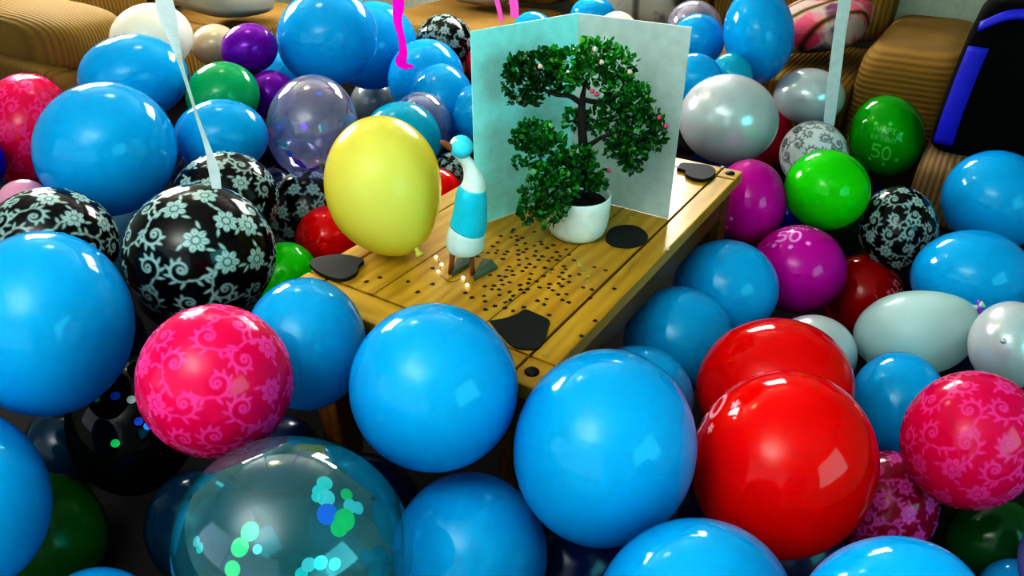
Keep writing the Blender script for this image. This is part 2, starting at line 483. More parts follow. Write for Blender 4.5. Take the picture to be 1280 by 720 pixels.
    ('77', 'red', [-0.5697, 2.0078, 0.143], [0.0975, 0.0282, 0.0011], [-0.0117, 0.0455, 0.0927], [0.025, -0.0881, 0.0464]),
    ('78', 'lime', [-0.6518, 1.8096, 0.1274], [0.0851, 0.0316, 0.0015], [-0.0147, 0.0459, 0.0864], [0.028, -0.0779, 0.0461]),
    ('79', 'blue', [-0.3569, 1.0255, 0.4549], [0.0967, 0.0344, 0.0011], [-0.0203, 0.0624, 0.0956], [0.0296, -0.0849, 0.0617]),
    ('80', 'pinkdamask', [-0.4218, 0.8165, 0.542], [0.0931, 0.0479, -0.0003], [-0.0298, 0.0569, 0.0897], [0.0401, -0.0777, 0.0626]),
    ('81', 'red', [-0.2403, 2.1158, 0.2458], [0.0825, 0.0096, 0.0005], [-0.0033, 0.0337, 0.0755], [0.0085, -0.0751, 0.0339]),
    ('81b', 'blackdamask', [-0.1972, 2.2699, 0.2605], [0.0635, 0.0057, 0.0004], [-0.0017, 0.024, 0.0584], [0.0051, -0.0584, 0.0242]),
    ('82', 'blue', [0.3696, 3.4925, 0.521], [0.1014, -0.0109, -0.0007], [0.0008, 0.0143, 0.0739], [-0.0091, -0.0856, 0.0166]),
    ('82b', 'cream', [0.4423, 3.1557, 0.5098], [0.0856, -0.0125, -0.0021], [0.0004, 0.0188, 0.0864], [-0.0119, -0.0846, 0.0185]),
    ('82c', 'blue', [0.0917, 3.3257, 0.4794], [0.0916, -0.0026, -0.0004], [0.0001, 0.0183, 0.0845], [-0.0024, -0.087, 0.0188]),
    ('83', 'navyteal', [-0.9684, 1.159, 0.0809], [0.0574, 0.0486, 0.0007], [-0.0336, 0.0416, 0.0721], [0.0423, -0.0507, 0.0489]),
    ('84', 'steel', [-1.2453, 2.0607, 0.118], [0.089, 0.0561, 0.0045], [-0.0202, 0.043, 0.1051], [0.0519, -0.0859, 0.0451]),
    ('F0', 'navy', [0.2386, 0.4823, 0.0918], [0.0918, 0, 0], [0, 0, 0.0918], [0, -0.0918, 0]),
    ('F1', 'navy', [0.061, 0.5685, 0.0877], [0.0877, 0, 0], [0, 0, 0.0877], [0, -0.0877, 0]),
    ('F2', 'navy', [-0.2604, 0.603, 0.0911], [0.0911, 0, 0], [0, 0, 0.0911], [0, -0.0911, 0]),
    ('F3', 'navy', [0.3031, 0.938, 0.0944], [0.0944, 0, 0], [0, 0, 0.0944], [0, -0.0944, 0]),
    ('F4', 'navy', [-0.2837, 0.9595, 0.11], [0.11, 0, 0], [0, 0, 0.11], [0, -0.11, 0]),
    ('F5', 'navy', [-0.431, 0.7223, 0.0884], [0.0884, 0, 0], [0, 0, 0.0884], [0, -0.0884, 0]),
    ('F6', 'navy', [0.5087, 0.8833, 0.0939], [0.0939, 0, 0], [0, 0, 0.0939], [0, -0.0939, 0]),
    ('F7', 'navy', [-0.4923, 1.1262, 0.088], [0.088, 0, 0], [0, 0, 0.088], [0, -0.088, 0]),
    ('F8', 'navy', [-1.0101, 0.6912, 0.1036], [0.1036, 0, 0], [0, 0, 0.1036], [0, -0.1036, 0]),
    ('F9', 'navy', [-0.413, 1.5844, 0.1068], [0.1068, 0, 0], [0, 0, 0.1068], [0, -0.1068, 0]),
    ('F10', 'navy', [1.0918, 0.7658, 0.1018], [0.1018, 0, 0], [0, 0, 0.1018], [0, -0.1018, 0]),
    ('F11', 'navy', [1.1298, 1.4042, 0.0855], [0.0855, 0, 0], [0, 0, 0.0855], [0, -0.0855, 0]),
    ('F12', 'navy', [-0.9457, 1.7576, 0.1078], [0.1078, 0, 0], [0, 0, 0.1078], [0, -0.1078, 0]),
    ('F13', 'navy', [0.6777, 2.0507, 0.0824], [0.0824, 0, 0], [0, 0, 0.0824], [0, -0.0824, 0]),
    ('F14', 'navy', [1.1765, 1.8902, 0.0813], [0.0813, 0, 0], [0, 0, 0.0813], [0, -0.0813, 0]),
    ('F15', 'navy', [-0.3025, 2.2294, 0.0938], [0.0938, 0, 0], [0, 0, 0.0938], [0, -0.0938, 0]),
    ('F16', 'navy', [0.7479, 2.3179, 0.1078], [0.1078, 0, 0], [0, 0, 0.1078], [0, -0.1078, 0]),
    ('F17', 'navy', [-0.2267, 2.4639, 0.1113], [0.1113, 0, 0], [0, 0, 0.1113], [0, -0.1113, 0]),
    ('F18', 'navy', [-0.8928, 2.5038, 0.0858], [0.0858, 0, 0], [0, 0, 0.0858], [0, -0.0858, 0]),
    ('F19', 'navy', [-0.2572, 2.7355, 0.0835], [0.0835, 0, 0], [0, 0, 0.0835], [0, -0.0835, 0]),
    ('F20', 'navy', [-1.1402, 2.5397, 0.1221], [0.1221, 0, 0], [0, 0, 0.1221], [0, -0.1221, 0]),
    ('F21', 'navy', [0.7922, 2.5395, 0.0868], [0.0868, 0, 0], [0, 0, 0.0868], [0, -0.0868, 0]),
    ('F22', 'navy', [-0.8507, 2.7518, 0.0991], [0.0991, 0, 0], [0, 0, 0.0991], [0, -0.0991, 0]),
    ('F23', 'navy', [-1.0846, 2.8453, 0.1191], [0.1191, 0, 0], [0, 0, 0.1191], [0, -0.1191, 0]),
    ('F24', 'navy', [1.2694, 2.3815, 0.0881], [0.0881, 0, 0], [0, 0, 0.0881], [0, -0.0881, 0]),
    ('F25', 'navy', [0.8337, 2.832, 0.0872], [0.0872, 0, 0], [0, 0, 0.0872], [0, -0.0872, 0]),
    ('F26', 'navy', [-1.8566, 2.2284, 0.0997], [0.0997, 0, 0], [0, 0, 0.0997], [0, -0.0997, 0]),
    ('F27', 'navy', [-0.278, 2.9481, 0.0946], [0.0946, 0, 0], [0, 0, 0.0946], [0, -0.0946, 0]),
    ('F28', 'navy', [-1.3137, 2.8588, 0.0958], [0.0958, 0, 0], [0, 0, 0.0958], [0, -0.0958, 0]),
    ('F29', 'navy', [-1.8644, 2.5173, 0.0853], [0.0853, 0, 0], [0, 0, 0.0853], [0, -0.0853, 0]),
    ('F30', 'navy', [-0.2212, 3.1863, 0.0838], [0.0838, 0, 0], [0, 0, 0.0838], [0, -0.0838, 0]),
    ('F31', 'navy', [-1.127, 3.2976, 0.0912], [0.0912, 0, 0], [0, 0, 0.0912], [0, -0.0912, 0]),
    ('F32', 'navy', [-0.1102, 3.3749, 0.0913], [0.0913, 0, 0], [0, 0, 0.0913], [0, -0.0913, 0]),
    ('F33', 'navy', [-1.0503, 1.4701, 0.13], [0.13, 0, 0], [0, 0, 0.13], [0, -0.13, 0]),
]

# ------------------------------------------------------------------ printed patterns on the balloons
def cube_sphere(n):
    """unit sphere as six square grids, welded"""
    g = np.tan(np.linspace(-PI / 4, PI / 4, n + 1))
    key, vs, fs = {}, [], []
    for ax in range(3):
        for sg in (-1, 1):
            idx = np.zeros((n + 1, n + 1), int)
            for i in range(n + 1):
                for j in range(n + 1):
                    p = [0.0, 0.0, 0.0]
                    p[ax] = sg; p[(ax + 1) % 3] = g[i]; p[(ax + 2) % 3] = g[j]
                    k = (round(p[0], 5), round(p[1], 5), round(p[2], 5))
                    if k not in key:
                        key[k] = len(vs); vs.append(p)
                    idx[i, j] = key[k]
            for i in range(n):
                for j in range(n):
                    q = (idx[i, j], idx[i + 1, j], idx[i + 1, j + 1], idx[i, j + 1])
                    fs.append(q if sg > 0 else q[::-1])
    v = np.array(vs)
    v /= np.linalg.norm(v, axis=1)[:, None]
    return v, np.array(fs)


def frame_at(p, ang):
    p = p / np.linalg.norm(p)
    a = np.array([0, 1.0, 0]) if abs(p[1]) < 0.9 else np.array([0, 0, -1.0])
    x = np.cross(a, p); x /= np.linalg.norm(x)
    y = np.cross(p, x)
    c, s = math.cos(ang), math.sin(ang)
    return p, c * x + s * y, -s * x + c * y


def local(V, fr, rad):
    p, x, y = fr
    d = V @ p
    ids = np.nonzero(d > math.cos(rad))[0]
    W = V[ids]
    th = np.arccos(np.clip(W @ p, -1, 1))
    q = np.stack([W @ x, W @ y], 1)
    nn = np.linalg.norm(q, axis=1) + 1e-9
    return ids, q / nn[:, None] * th[:, None]


def strokes_sdf(q, strokes):
    sd = np.full(len(q), 9.0)
    for pts in strokes:
        a = np.array(pts)
        d = np.sqrt(((q[:, None, :] - a[None, :, :2]) ** 2).sum(2)) - a[None, :, 2]
        sd = np.minimum(sd, d.min(1))
    return sd


def leaf(x, y, ang, L, w):
    """a teardrop leaf as a row of discs"""
    out = []
    for k in range(12):
        t = k / 11
        r = w * math.sin(PI * min(1, t * 0.92 + 0.06)) ** 0.8
        b = 0.25 * L * math.sin(t * 1.6)
        out.append((x + math.cos(ang) * L * t - math.sin(ang) * b * 0.5, y + math.sin(ang) * L * t + math.cos(ang) * b * 0.5, max(0.004, r)))
    return out


def scroll_motif():
    """a leafy C-scroll: a spiral stem that thins inward, with acanthus lobes outside"""
    S = []
    R = 0.15
    st = []
    N = 70
    for k in range(N):
        t = k / (N - 1)
        a = -0.6 + t * 7.2
        r = R * (1 - 0.78 * t)
        st.append((0.02 + r * math.cos(a), r * math.sin(a), 0.021 * (1 - 0.55 * t) * (0.4 + min(1, t * 4) * 0.6)))
    S.append(st)
    S.append([(0.02 + 0.03 * math.cos(a), 0.03 * math.sin(a), 0.016) for a in np.linspace(0, 6, 8)])
    for k in range(6):
        a = -0.3 + k * 0.62
        r = R * (1 - 0.07 * k)
        S.append(leaf(0.02 + r * math.cos(a), r * math.sin(a), a + 0.75, 0.105 - 0.008 * k, 0.017))
    # long tail with paired leaves
    tail = []
    for k in range(30):
        t = k / 29
        tail.append((0.02 + R * math.cos(-0.6) + 0.02 * t - 0.10 * t * t, R * math.sin(-0.6) - 0.24 * t, 0.014 * (1 - 0.6 * t)))
    S.append(tail)
    for t, sg in ((0.35, 1), (0.45, -1), (0.7, 1), (0.8, -1)):
        p = tail[int(29 * t)]
        S.append(leaf(p[0], p[1], -PI / 2 + sg * 0.75, 0.10, 0.019))
    return S


def flower_sdf(q, R):
    r = np.hypot(q[:, 0], q[:, 1]); ph = np.arctan2(q[:, 1], q[:, 0])
    pet = R * (0.66 + 0.34 * np.abs(np.cos(3.5 * ph)))
    sd = r - pet
    inner = np.abs(r - 0.33 * R) - 0.05 * R
    sd = np.maximum(sd, -inner)
    vein = np.maximum(np.abs(np.sin(3.5 * ph)) * r / 3.5 - 0.0045, 0.42 * R - r)
    vein2 = np.maximum(np.abs(np.cos(3.5 * ph)) * r / 3.5 - 0.010 * (1 - r / R), 0.4 * R - r)
    sd = np.maximum(sd, -np.where(vein < 0, -0.003 - 0 * vein, vein)) if False else sd
    sd = np.where((vein2 < 0) & (sd < 0), 0.004, sd)
    sd = np.where((vein < 0) & (r > 0.5 * R) & (sd < 0), 0.003, sd)
    return sd


def damask(V, px):
    val = np.full(len(V), 9.0)
    N = 58
    sm = scroll_motif()
    rg = np.random.default_rng(3)
    for i in range(N):
        z = 1 - 2 * (i + 0.5) / N
        ph = i * 2.399963
        s = math.sqrt(1 - z * z)
        p = np.array([s * math.cos(ph), s * math.sin(ph), z]) + rg.normal(0, 0.04, 3)
        fr = frame_at(p, rg.uniform(0, 6.28))
        ids, q = local(V, fr, 0.42)
        if i % 5 in (0, 3):
            sd = flower_sdf(q, 0.165)
            for k in range(3):
                a = k * 2.1 + 0.5
                lf = strokes_sdf(q, [leaf(0.17 * math.cos(a), 0.17 * math.sin(a), a + 0.5, 0.11, 0.02)])
                sd = np.minimum(sd, lf)
        else:
            if i % 2: q = q * np.array([-1, 1])
            sd = strokes_sdf(q * 0.88, sm)
        val[ids] = np.minimum(val[ids], sd)
    return np.clip(0.5 - val / px, 0, 1)


GLY = {
    'H': [[(0, 0), (0, 1)], [(.6, 0), (.6, 1)], [(0, .5), (.6, .5)]],
    'A': [[(0, 0), (.33, 1), (.66, 0)], [(.13, .38), (.53, .38)]],
    'P': [[(0, 0), (0, 1), (.4, 1), (.58, .86), (.58, .66), (.4, .5), (0, .5)]],
    'Y': [[(0, 1), (.32, .5), (.64, 1)], [(.32, .5), (.32, 0)]],
    'B': [[(0, 0), (0, 1), (.38, 1), (.54, .87), (.54, .65), (.38, .52), (0, .52)], [(.38, .52), (.6, .38), (.6, .14), (.4, 0), (0, 0)]],
    'I': [[(.15, 0), (.15, 1)]],
    'R': [[(0, 0), (0, 1), (.4, 1), (.58, .86), (.58, .66), (.4, .5), (0, .5)], [(.3, .5), (.62, 0)]],
    'T': [[(0, 1), (.64, 1)], [(.32, 1), (.32, 0)]],
    'D': [[(0, 0), (0, 1), (.32, 1), (.6, .75), (.6, .25), (.32, 0), (0, 0)]],
    '5': [[(.58, 1), (.08, 1), (.04, .58), (.35, .64), (.6, .45), (.58, .15), (.32, 0), (.02, .08)]],
    '0': [[(.32 + .31 * math.cos(a), .5 + .5 * math.sin(a)) for a in np.linspace(0, 6.2832, 17)]],
}


def text_strokes(txt, x0, y0, h, w):
    out = []
    adv = {'I': 0.4}
    tot = sum(adv.get(c, 0.86) for c in txt) * h
    x = x0 - tot / 2 + 0.1 * h
    for c in txt:
        for pl in GLY[c]:
            pts = []
            for (ax, ay), (bx, by) in zip(pl[:-1], pl[1:]):
                for k in range(7):
                    t = k / 6
                    pts.append((x + h * (ax + (bx - ax) * t), y0 + h * (ay + (by - ay) * t), w))
            out.append(pts)
        x += adv.get(c, 0.86) * h
    return out


def fifty_print(V, fr, px):
    val = np.full(len(V), 9.0)
    ids, q = local(V, fr, 1.0)
    st = text_strokes('HAPPY', 0, 0.28, 0.135, 0.010) + text_strokes('BIRTHDAY', 0, 0.08, 0.105, 0.008) + text_strokes('50', 0, -0.36, 0.32, 0.026)
    sd = strokes_sdf(q, st)
    for k in range(9):
        a = k * 0.7
        c = np.array([0.56 * math.cos(a), 0.52 * math.sin(a)])
        if abs(c[1]) < 0.2: continue
        r = np.hypot(*(q - c).T); ph = np.arctan2(*(q - c).T[::-1])
        sd = np.minimum(sd, r - 0.06 * (0.5 + 0.5 * np.abs(np.cos(2.5 * ph))))
    val[ids] = np.minimum(val[ids], sd)
    return np.clip(0.5 - val / px, 0, 1)


SPH = {}
def sphere(n):
    if n not in SPH: SPH[n] = cube_sphere(n)
    return SPH[n]

DAM = {}
def damask_of(n):
    if n not in DAM: DAM[n] = damask(sphere(n)[0], 1.6 * (PI / 2) / n)
    return DAM[n]


def rand_rot(rg):
    q = rg.normal(size=4); q /= np.linalg.norm(q)
    w, x, y, z = q
    return np.array([[1 - 2 * (y * y + z * z), 2 * (x * y - z * w), 2 * (x * z + y * w)],
                     [2 * (x * y + z * w), 1 - 2 * (x * x + z * z), 2 * (y * z - x * w)],
                     [2 * (x * z - y * w), 2 * (y * z + x * w), 1 - 2 * (x * x + y * y)]])


def egg(V, k, amt=0.12, nip=0.0):
    k = np.array(k, float); k /= np.linalg.norm(k)
    t = V @ k
    side = V - t[:, None] * k
    tp = np.maximum(0, t)
    s = 1 - amt * tp ** 1.5
    ext = 1 + 0.07 * tp ** 3 + nip * np.exp(-((1 - t) / 0.012))
    return side * s[:, None] + (t * ext)[:, None] * k


def balloon_mesh(X, Y, Z, n, k, amt, rot=None, attr=None, nip=0.0):
    V, Fc = sphere(n)
    U = V if rot is None else V @ rot.T
    U = egg(U, k, amt, nip)
    W = U @ np.array([X, Y, Z])
    me = bpy.data.meshes.new('balloon')
    me.vertices.add(len(W)); me.vertices.foreach_set('co', W.ravel())
    me.loops.add(len(Fc) * 4); me.loops.foreach_set('vertex_index', Fc.ravel())
    me.polygons.add(len(Fc)); me.polygons.foreach_set('loop_start', np.arange(0, len(Fc) * 4, 4))
    me.polygons.foreach_set('use_smooth', [True] * len(Fc))
    me.update(calc_edges=True)
    if np.linalg.det(np.array([X, Y, Z])) < 0: me.flip_normals()
    if attr is not None:
        a = me.attributes.new('print', 'FLOAT', 'POINT')
        a.data.foreach_set('value', attr.astype(np.float32))
    return me

# ------------------------------------------------------------------ balloon skins
M = {}
BLUE = srgb(0, 172, 226)
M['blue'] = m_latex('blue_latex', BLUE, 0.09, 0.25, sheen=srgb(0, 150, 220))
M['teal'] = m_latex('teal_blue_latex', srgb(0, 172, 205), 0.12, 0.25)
M['navy'] = m_latex('shaded_blue_latex', srgb(2, 26, 66), 0.2, 0.1)  # blue with the shade of the deep gaps put into its colour
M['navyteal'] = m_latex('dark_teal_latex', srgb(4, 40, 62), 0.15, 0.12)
M['royal'] = m_latex('royal_blue_latex', srgb(8, 10, 180), 0.12)
M['steel'] = m_latex('grey_blue_latex', srgb(70, 120, 150), 0.2)
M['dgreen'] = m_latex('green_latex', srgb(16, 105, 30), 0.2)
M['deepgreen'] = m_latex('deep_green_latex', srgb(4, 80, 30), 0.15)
M['jade'] = m_latex('jade_latex', srgb(0, 165, 105), 0.12, sheen=srgb(10, 150, 90))
M['lime'] = m_latex('lime_latex', srgb(30, 205, 0), 0.1, 0.25)
M['green50'] = m_latex('printed_green_latex', srgb(10, 160, 5), 0.1, 0.2, ink=srgb(90, 205, 90))
M['red'] = m_latex('red_latex', srgb(228, 0, 0), 0.08, 0.2)
M['redprint'] = m_latex('printed_red_latex', srgb(228, 0, 0), 0.08, 0.2, ink=srgb(250, 170, 185))
M['darkred'] = m_latex('printed_dark_red_latex', srgb(165, 0, 8), 0.1, 0.15, ink=srgb(235, 130, 150))
M['crimson'] = m_latex('crimson_latex', srgb(190, 0, 60), 0.12)
M['magenta'] = m_latex('printed_magenta_latex', srgb(200, 0, 158), 0.1, 0.22, ink=srgb(245, 160, 240))
M['purple'] = m_latex('purple_latex', srgb(112, 0, 165), 0.14, 0.2, sheen=srgb(150, 30, 190), metal=0.2)
M['yellow'] = m_latex('yellow_latex', srgb(232, 230, 118), 0.22, 0.35, sheen=srgb(222, 196, 24))
M['whiteaqua'] = m_latex('white_latex', srgb(205, 232, 232), 0.25, 0.4)
M['cream'] = m_latex('cream_latex', srgb(238, 232, 220), 0.22, 0.3)
M['palepink'] = m_latex('pale_pink_latex', srgb(225, 160, 190), 0.2)
M['lavender'] = m_latex('lavender_latex', srgb(150, 150, 225), 0.2, 0.3)
M['pearl'] = m_latex('pearl_latex', srgb(190, 205, 208), 0.2, 0.18, sheen=srgb(205, 200, 205), metal=0.25)
M['beigepearl'] = m_latex('beige_pearl_latex', srgb(205, 190, 165), 0.2, 0.18, metal=0.2)
M['pinkdamask'] = m_latex('pink_damask_latex', srgb(222, 2, 84), 0.12, 0.2, ink=srgb(234, 62, 152), sheen=srgb(205, 0, 95))
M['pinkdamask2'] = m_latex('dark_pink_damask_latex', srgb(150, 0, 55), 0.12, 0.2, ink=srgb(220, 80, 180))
M['blackdamask'] = m_latex('black_damask_latex', srgb(6, 6, 9), 0.1, 0.03, ink=srgb(150, 178, 176))
M['whitedamask'] = m_latex('white_damask_latex', srgb(226, 234, 234), 0.18, 0.2, ink=srgb(10, 22, 34))
M['clear'] = m_clear('clear_film', srgb(150, 232, 240), srgb(40, 170, 185), 0.11, 0.40, .04)
M['clearviolet'] = m_clear('clear_violet_film', srgb(228, 228, 252), srgb(190, 190, 225), 0.2, 0.4)
M['clearpearl'] = m_clear('clear_pearl_film', srgb(225, 220, 240), srgb(190, 180, 210), 0.3, 0.6)
M['clearblack'] = m_clear('clear_dark_film', srgb(70, 80, 90), srgb(6, 9, 16), 0.35, 0.12, .015)
M['iridescent'] = m_clear('clear_iridescent_film', srgb(190, 200, 235), srgb(150, 160, 190), 0.3, 0.5)

LAB = {
'1': 'large plain blue balloon at the left edge, just below a black damask balloon',
'2': 'plain blue balloon cut by the left edge in the bottom left corner',
'3': 'shaded green balloon tucked behind the blue one in the bottom left corner',
'4': 'blue balloon just showing its top at the bottom edge, below the shaded green one',
'5': 'dark see-through balloon with blue and green foil dots, left of the pink damask balloon',
'6': 'dark teal balloon in shadow left of the big clear balloon',
'7': 'big clear see-through balloon with shiny foil dots at the bottom of the pile',
'8': 'plain blue balloon pressed against the right side of the big clear balloon',
'9': 'plain blue balloon right in front of the near end of the coffee table',
'10': 'largest plain blue balloon in front, left of the two red balloons',
'11': 'blue balloon mostly hidden behind the largest front blue balloon',
'12': 'blue balloon cut by the bottom edge, below the largest front blue one',
'13': 'blue balloon cut by the bottom edge, directly below the front red balloon',
'14': 'shadowed blue balloon deep under the largest front blue balloon',
'15': 'front shiny red balloon, the nearer of the red pair',
'16': 'shiny red balloon partly hidden behind the front red balloon, the farther of the red pair',
'17': 'blue balloon beside the long table edge, behind the largest front blue balloon',
'18': 'blue balloon right of the table edge, directly left of the lower magenta balloon',
'19': 'lower magenta balloon with pale stars and letters printed on top',
'20': 'upper magenta balloon touching the far corner of the coffee table',
'21': 'bright lime green balloon without print, right of the upper magenta balloon',
'22': 'darker green balloon printed with a pale 50, in front of the brown sofa arm',
'23': 'white balloon with dark damask print, tied to the white ribbon, behind the lime balloon',
'24': 'small pearl white balloon behind the white ribbon',
'25': 'large pearl white balloon right of the white card',
'26': 'crimson balloon sliver between the two pearl white balloons at the back',
'27': 'tall egg shaped blue balloon at the top, above the large pearl white one',
'28': 'blue balloon at the top right corner of the white card',
'29': 'clear pearly balloon at the top edge right of the white card',
'30': 'blue balloon low behind the right edge of the white card, above the large pearl one',
'31': 'small teal blue balloon between the large pearl one and the tall blue one',
'32': 'black balloon with white damask print on the right, below the corduroy footstool',
'33': 'blue balloon at the right edge, directly under the black and blue bag',
'34': 'blue balloon on the right, second below the black and blue bag',
'35': 'pale aqua white balloon lying on its side with a knotted purple tie',
'36': 'pearly grey balloon at the right edge showing its navel, above the pink damask one',
'37': 'blue balloon between the front red pair and the right pink damask balloon',
'38': 'pink damask balloon at the right edge',
'39': 'shadowed dark pink damask balloon right of the front red balloon, low in the pile',
'40': 'dark red balloon with small pale print, right of the lower magenta balloon',
'41': 'pearl grey balloon mostly hidden behind the back red balloon',
'42': 'dark green balloon in shadow below the right pink damask balloon',
'43': 'blue balloon peeking up in the bottom right corner',
'44': 'lavender balloon just showing at the right edge near the bottom corner',
'45': 'dark green balloon in shadow under the bright lime balloon',
'46': 'royal blue balloon glimpsed between the two magenta balloons',
'49': 'big plain blue balloon upper left, right of the pink damask balloon by the tan sofa',
'50': 'blue balloon upper left, behind and above the big plain blue one',
'51': 'cream white balloon at the top left against the tan sofa arm',
'52': 'small beige pearl balloon between the cream one and the purple one',
'53': 'upper purple balloon, left of the biggest blue balloons at the back',
'54': 'lower purple balloon just above the clear violet confetti balloon',
'55': 'jade green balloon upper left beside the white ribbon',
'56': 'blue balloon directly below the jade green balloon',
'57': 'pink damask balloon at the left edge below the tan sofa arm',
'58': 'royal blue balloon sliver at the left edge below the pink damask one',
'59': 'pale pink balloon sliver above the leftmost black damask balloon',
'60': 'leftmost black damask balloon, partly covered by the large blue one',
'61': 'largest black damask balloon, in front, tied to the white ribbon',
'62': 'black damask balloon directly behind the largest black damask one',
'63': 'black damask balloon under the clear violet confetti balloon, above the red one',
'64': 'clear violet tinted balloon with foil confetti, left of the yellow balloon',
'65': 'pale yellow balloon on the coffee table beside the duck figurine',
'66A': 'biggest blue balloon at the top, left of the magenta ribbon',
'66B': 'blue balloon crossed by the magenta ribbon, behind the biggest top one',
'67': 'blue balloon right of the magenta ribbon, in front of the small black damask one',
'68': 'blue balloon left of the white card, between two other blue ones',
'69': 'narrow visible blue balloon directly against the left edge of the white card',
'70': 'small far black damask balloon at the top, left of the white card',
'71': 'crimson balloon sliver at the upper left corner of the white card',
'72': 'small pearl grey balloon between the clear violet one and the top blue ones',
'73': 'iridescent clear balloon behind the teal balloon and the yellow one',
'74': 'teal blue balloon directly behind the yellow balloon',
'75': 'pale blue balloon sliver between the purple balloons and the biggest top blue one',
'77': 'red balloon at the left table edge, below the yellow balloon',
'78': 'lime green balloon at the left table corner, below the small red one',
'79': 'blue balloon right of the left pink damask one, at the near table corner',
'80': 'front pink damask balloon on the left, below the largest black damask one',
'81': 'small red balloon glimpsed between the yellow balloon and the duck figurine',
'81b': 'tiny visible piece of black damask balloon behind the neck of the duck figurine',
'82': 'blue balloon top peeking over the middle of the white card',
'82b': 'white balloon top just peeking over the right panel of the white card',
'82c': 'blue balloon top peeking over the left panel of the white card under the pink ribbons',
'83': 'dark teal balloon in shadow behind the two blue ones at the left edge',
'84': 'grey blue balloon glimpsed between the big upper blue one and the black damask ones',
}
GROUP = {'blue': 'plain blue balloons', 'blackdamask': 'black damask balloons', 'pinkdamask': 'pink damask balloons',
         'pearl': 'pearl balloons', 'red': 'red balloons', 'magenta': 'magenta balloons', 'purple': 'purple balloons'}
BIG = {'61': 110, '80': 110, '62': 90, '60': 90, '38': 100, '57': 80, '63': 70, '32': 80, '39': 70, '70': 50, '23': 60, '81b': 40}
KNOT = {'65': (0.40, -0.85, 0.35), '35': (0.64, 0.72, 0.22), '36': (-0.15, 0.02, 1.0)}
rg = np.random.default_rng(21)
POS = {}
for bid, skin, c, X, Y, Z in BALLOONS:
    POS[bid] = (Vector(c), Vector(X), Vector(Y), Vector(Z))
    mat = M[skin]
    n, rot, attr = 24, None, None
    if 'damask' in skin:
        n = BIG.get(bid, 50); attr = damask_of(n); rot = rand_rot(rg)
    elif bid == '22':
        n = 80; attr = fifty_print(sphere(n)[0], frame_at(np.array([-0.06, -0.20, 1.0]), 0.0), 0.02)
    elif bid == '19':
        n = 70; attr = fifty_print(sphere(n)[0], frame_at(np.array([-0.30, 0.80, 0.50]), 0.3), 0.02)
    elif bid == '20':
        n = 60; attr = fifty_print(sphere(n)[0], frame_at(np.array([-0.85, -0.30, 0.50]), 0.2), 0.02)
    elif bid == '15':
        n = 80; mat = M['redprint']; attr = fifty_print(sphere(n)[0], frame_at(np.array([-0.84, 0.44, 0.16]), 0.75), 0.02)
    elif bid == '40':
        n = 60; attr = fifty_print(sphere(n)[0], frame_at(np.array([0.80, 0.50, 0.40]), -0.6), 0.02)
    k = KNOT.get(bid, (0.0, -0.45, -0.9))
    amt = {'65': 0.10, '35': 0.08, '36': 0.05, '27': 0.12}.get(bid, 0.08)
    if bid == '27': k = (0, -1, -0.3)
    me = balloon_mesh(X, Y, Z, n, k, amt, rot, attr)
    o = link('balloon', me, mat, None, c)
    if bid in LAB:
        tag(o, LAB[bid], 'balloon', GROUP.get(skin, 'balloons around the coffee table'))
    else:
        tag(o, 'dark shadowed balloon deep in the gaps under the pile', 'balloon', 'balloons at the bottom of the pile')
    if bid in KNOT:
        kv = np.array(k, float); kv /= np.linalg.norm(kv)
        B = np.array([X, Y, Z])
        tip = Vector((kv * 1.05) @ B); dr = Vector(kv @ B).normalized()
        r = Vector(X).length
        ln = 0.16 if bid != '36' else 0.08
        v, f = tube_mesh([tip - dr * r * .03, tip + dr * r * .03, tip + dr * r * .07, tip + dr * r * (.07 + ln * .3), tip + dr * r * (.07 + ln * .6)],
                         [r * .10, r * .05, r * .035, r * .06, r * .075], 12)
        link('knot', mesh_from(v, f), mat, o)
        if bid == '35':
            q0 = tip + dr * r * .05
            sd = dr.cross(Vector((0, -.7, .7))).normalized()
            pts = spline([q0 - sd * .012 + dr * .01, q0 + sd * .012, q0 + Vector((.02, -.004, -.012)), q0 + Vector((.033, -.004, -.034)), q0 + Vector((.036, -.005, -.055))], 6)
            v, f = tube_mesh(pts, [.0045] * len(pts), 8)
            tie = link('tie', mesh_from(v, f), m_plain('purple_tie', srgb(150, 60, 200), 0.4), o)
            tie['label'] = 'purple ribbon tie'


# foil dots clinging inside the see-through balloons
def foil_material(name, col):
    return m_plain(name, col, 0.18, 0.25)


FOIL = [foil_material('foil_' + k, srgb(*c)) for k, c in (('green', (10, 235, 120)), ('blue', (40, 120, 255)), ('violet', (150, 40, 255)),
                                                    ('pink', (235, 30, 160)), ('silver', (225, 240, 240)), ('aqua', (60, 235, 225)))]


def dots_in(bid, specs, size):
    """specs: (x, y, z direction in the balloon's own axes, foil index, scale)"""
    c, X, Y, Z = POS[bid]
    par = [o for o in COL.objects if o.type == 'MESH' and o.get('label') == LAB[bid]][0]
    for x, y, z, fi, sc in specs:
        d = Vector((x, y, z)).normalized()
        p = (X * d.x + Y * d.y + Z * d.z) * (1.004 if bid == '5' else 0.965)
        nrm = p.normalized()
        bm = bmesh.new()
        bmesh.ops.create_circle(bm, cap_ends=True, radius=size * sc, segments=14)
        me = bm_mesh(bm)
        q = nrm.to_track_quat('Z', 'Y')
        me.transform(Matrix.Translation(p) @ q.to_matrix().to_4x4())
        link('foil_dot', me, FOIL[fi], par)


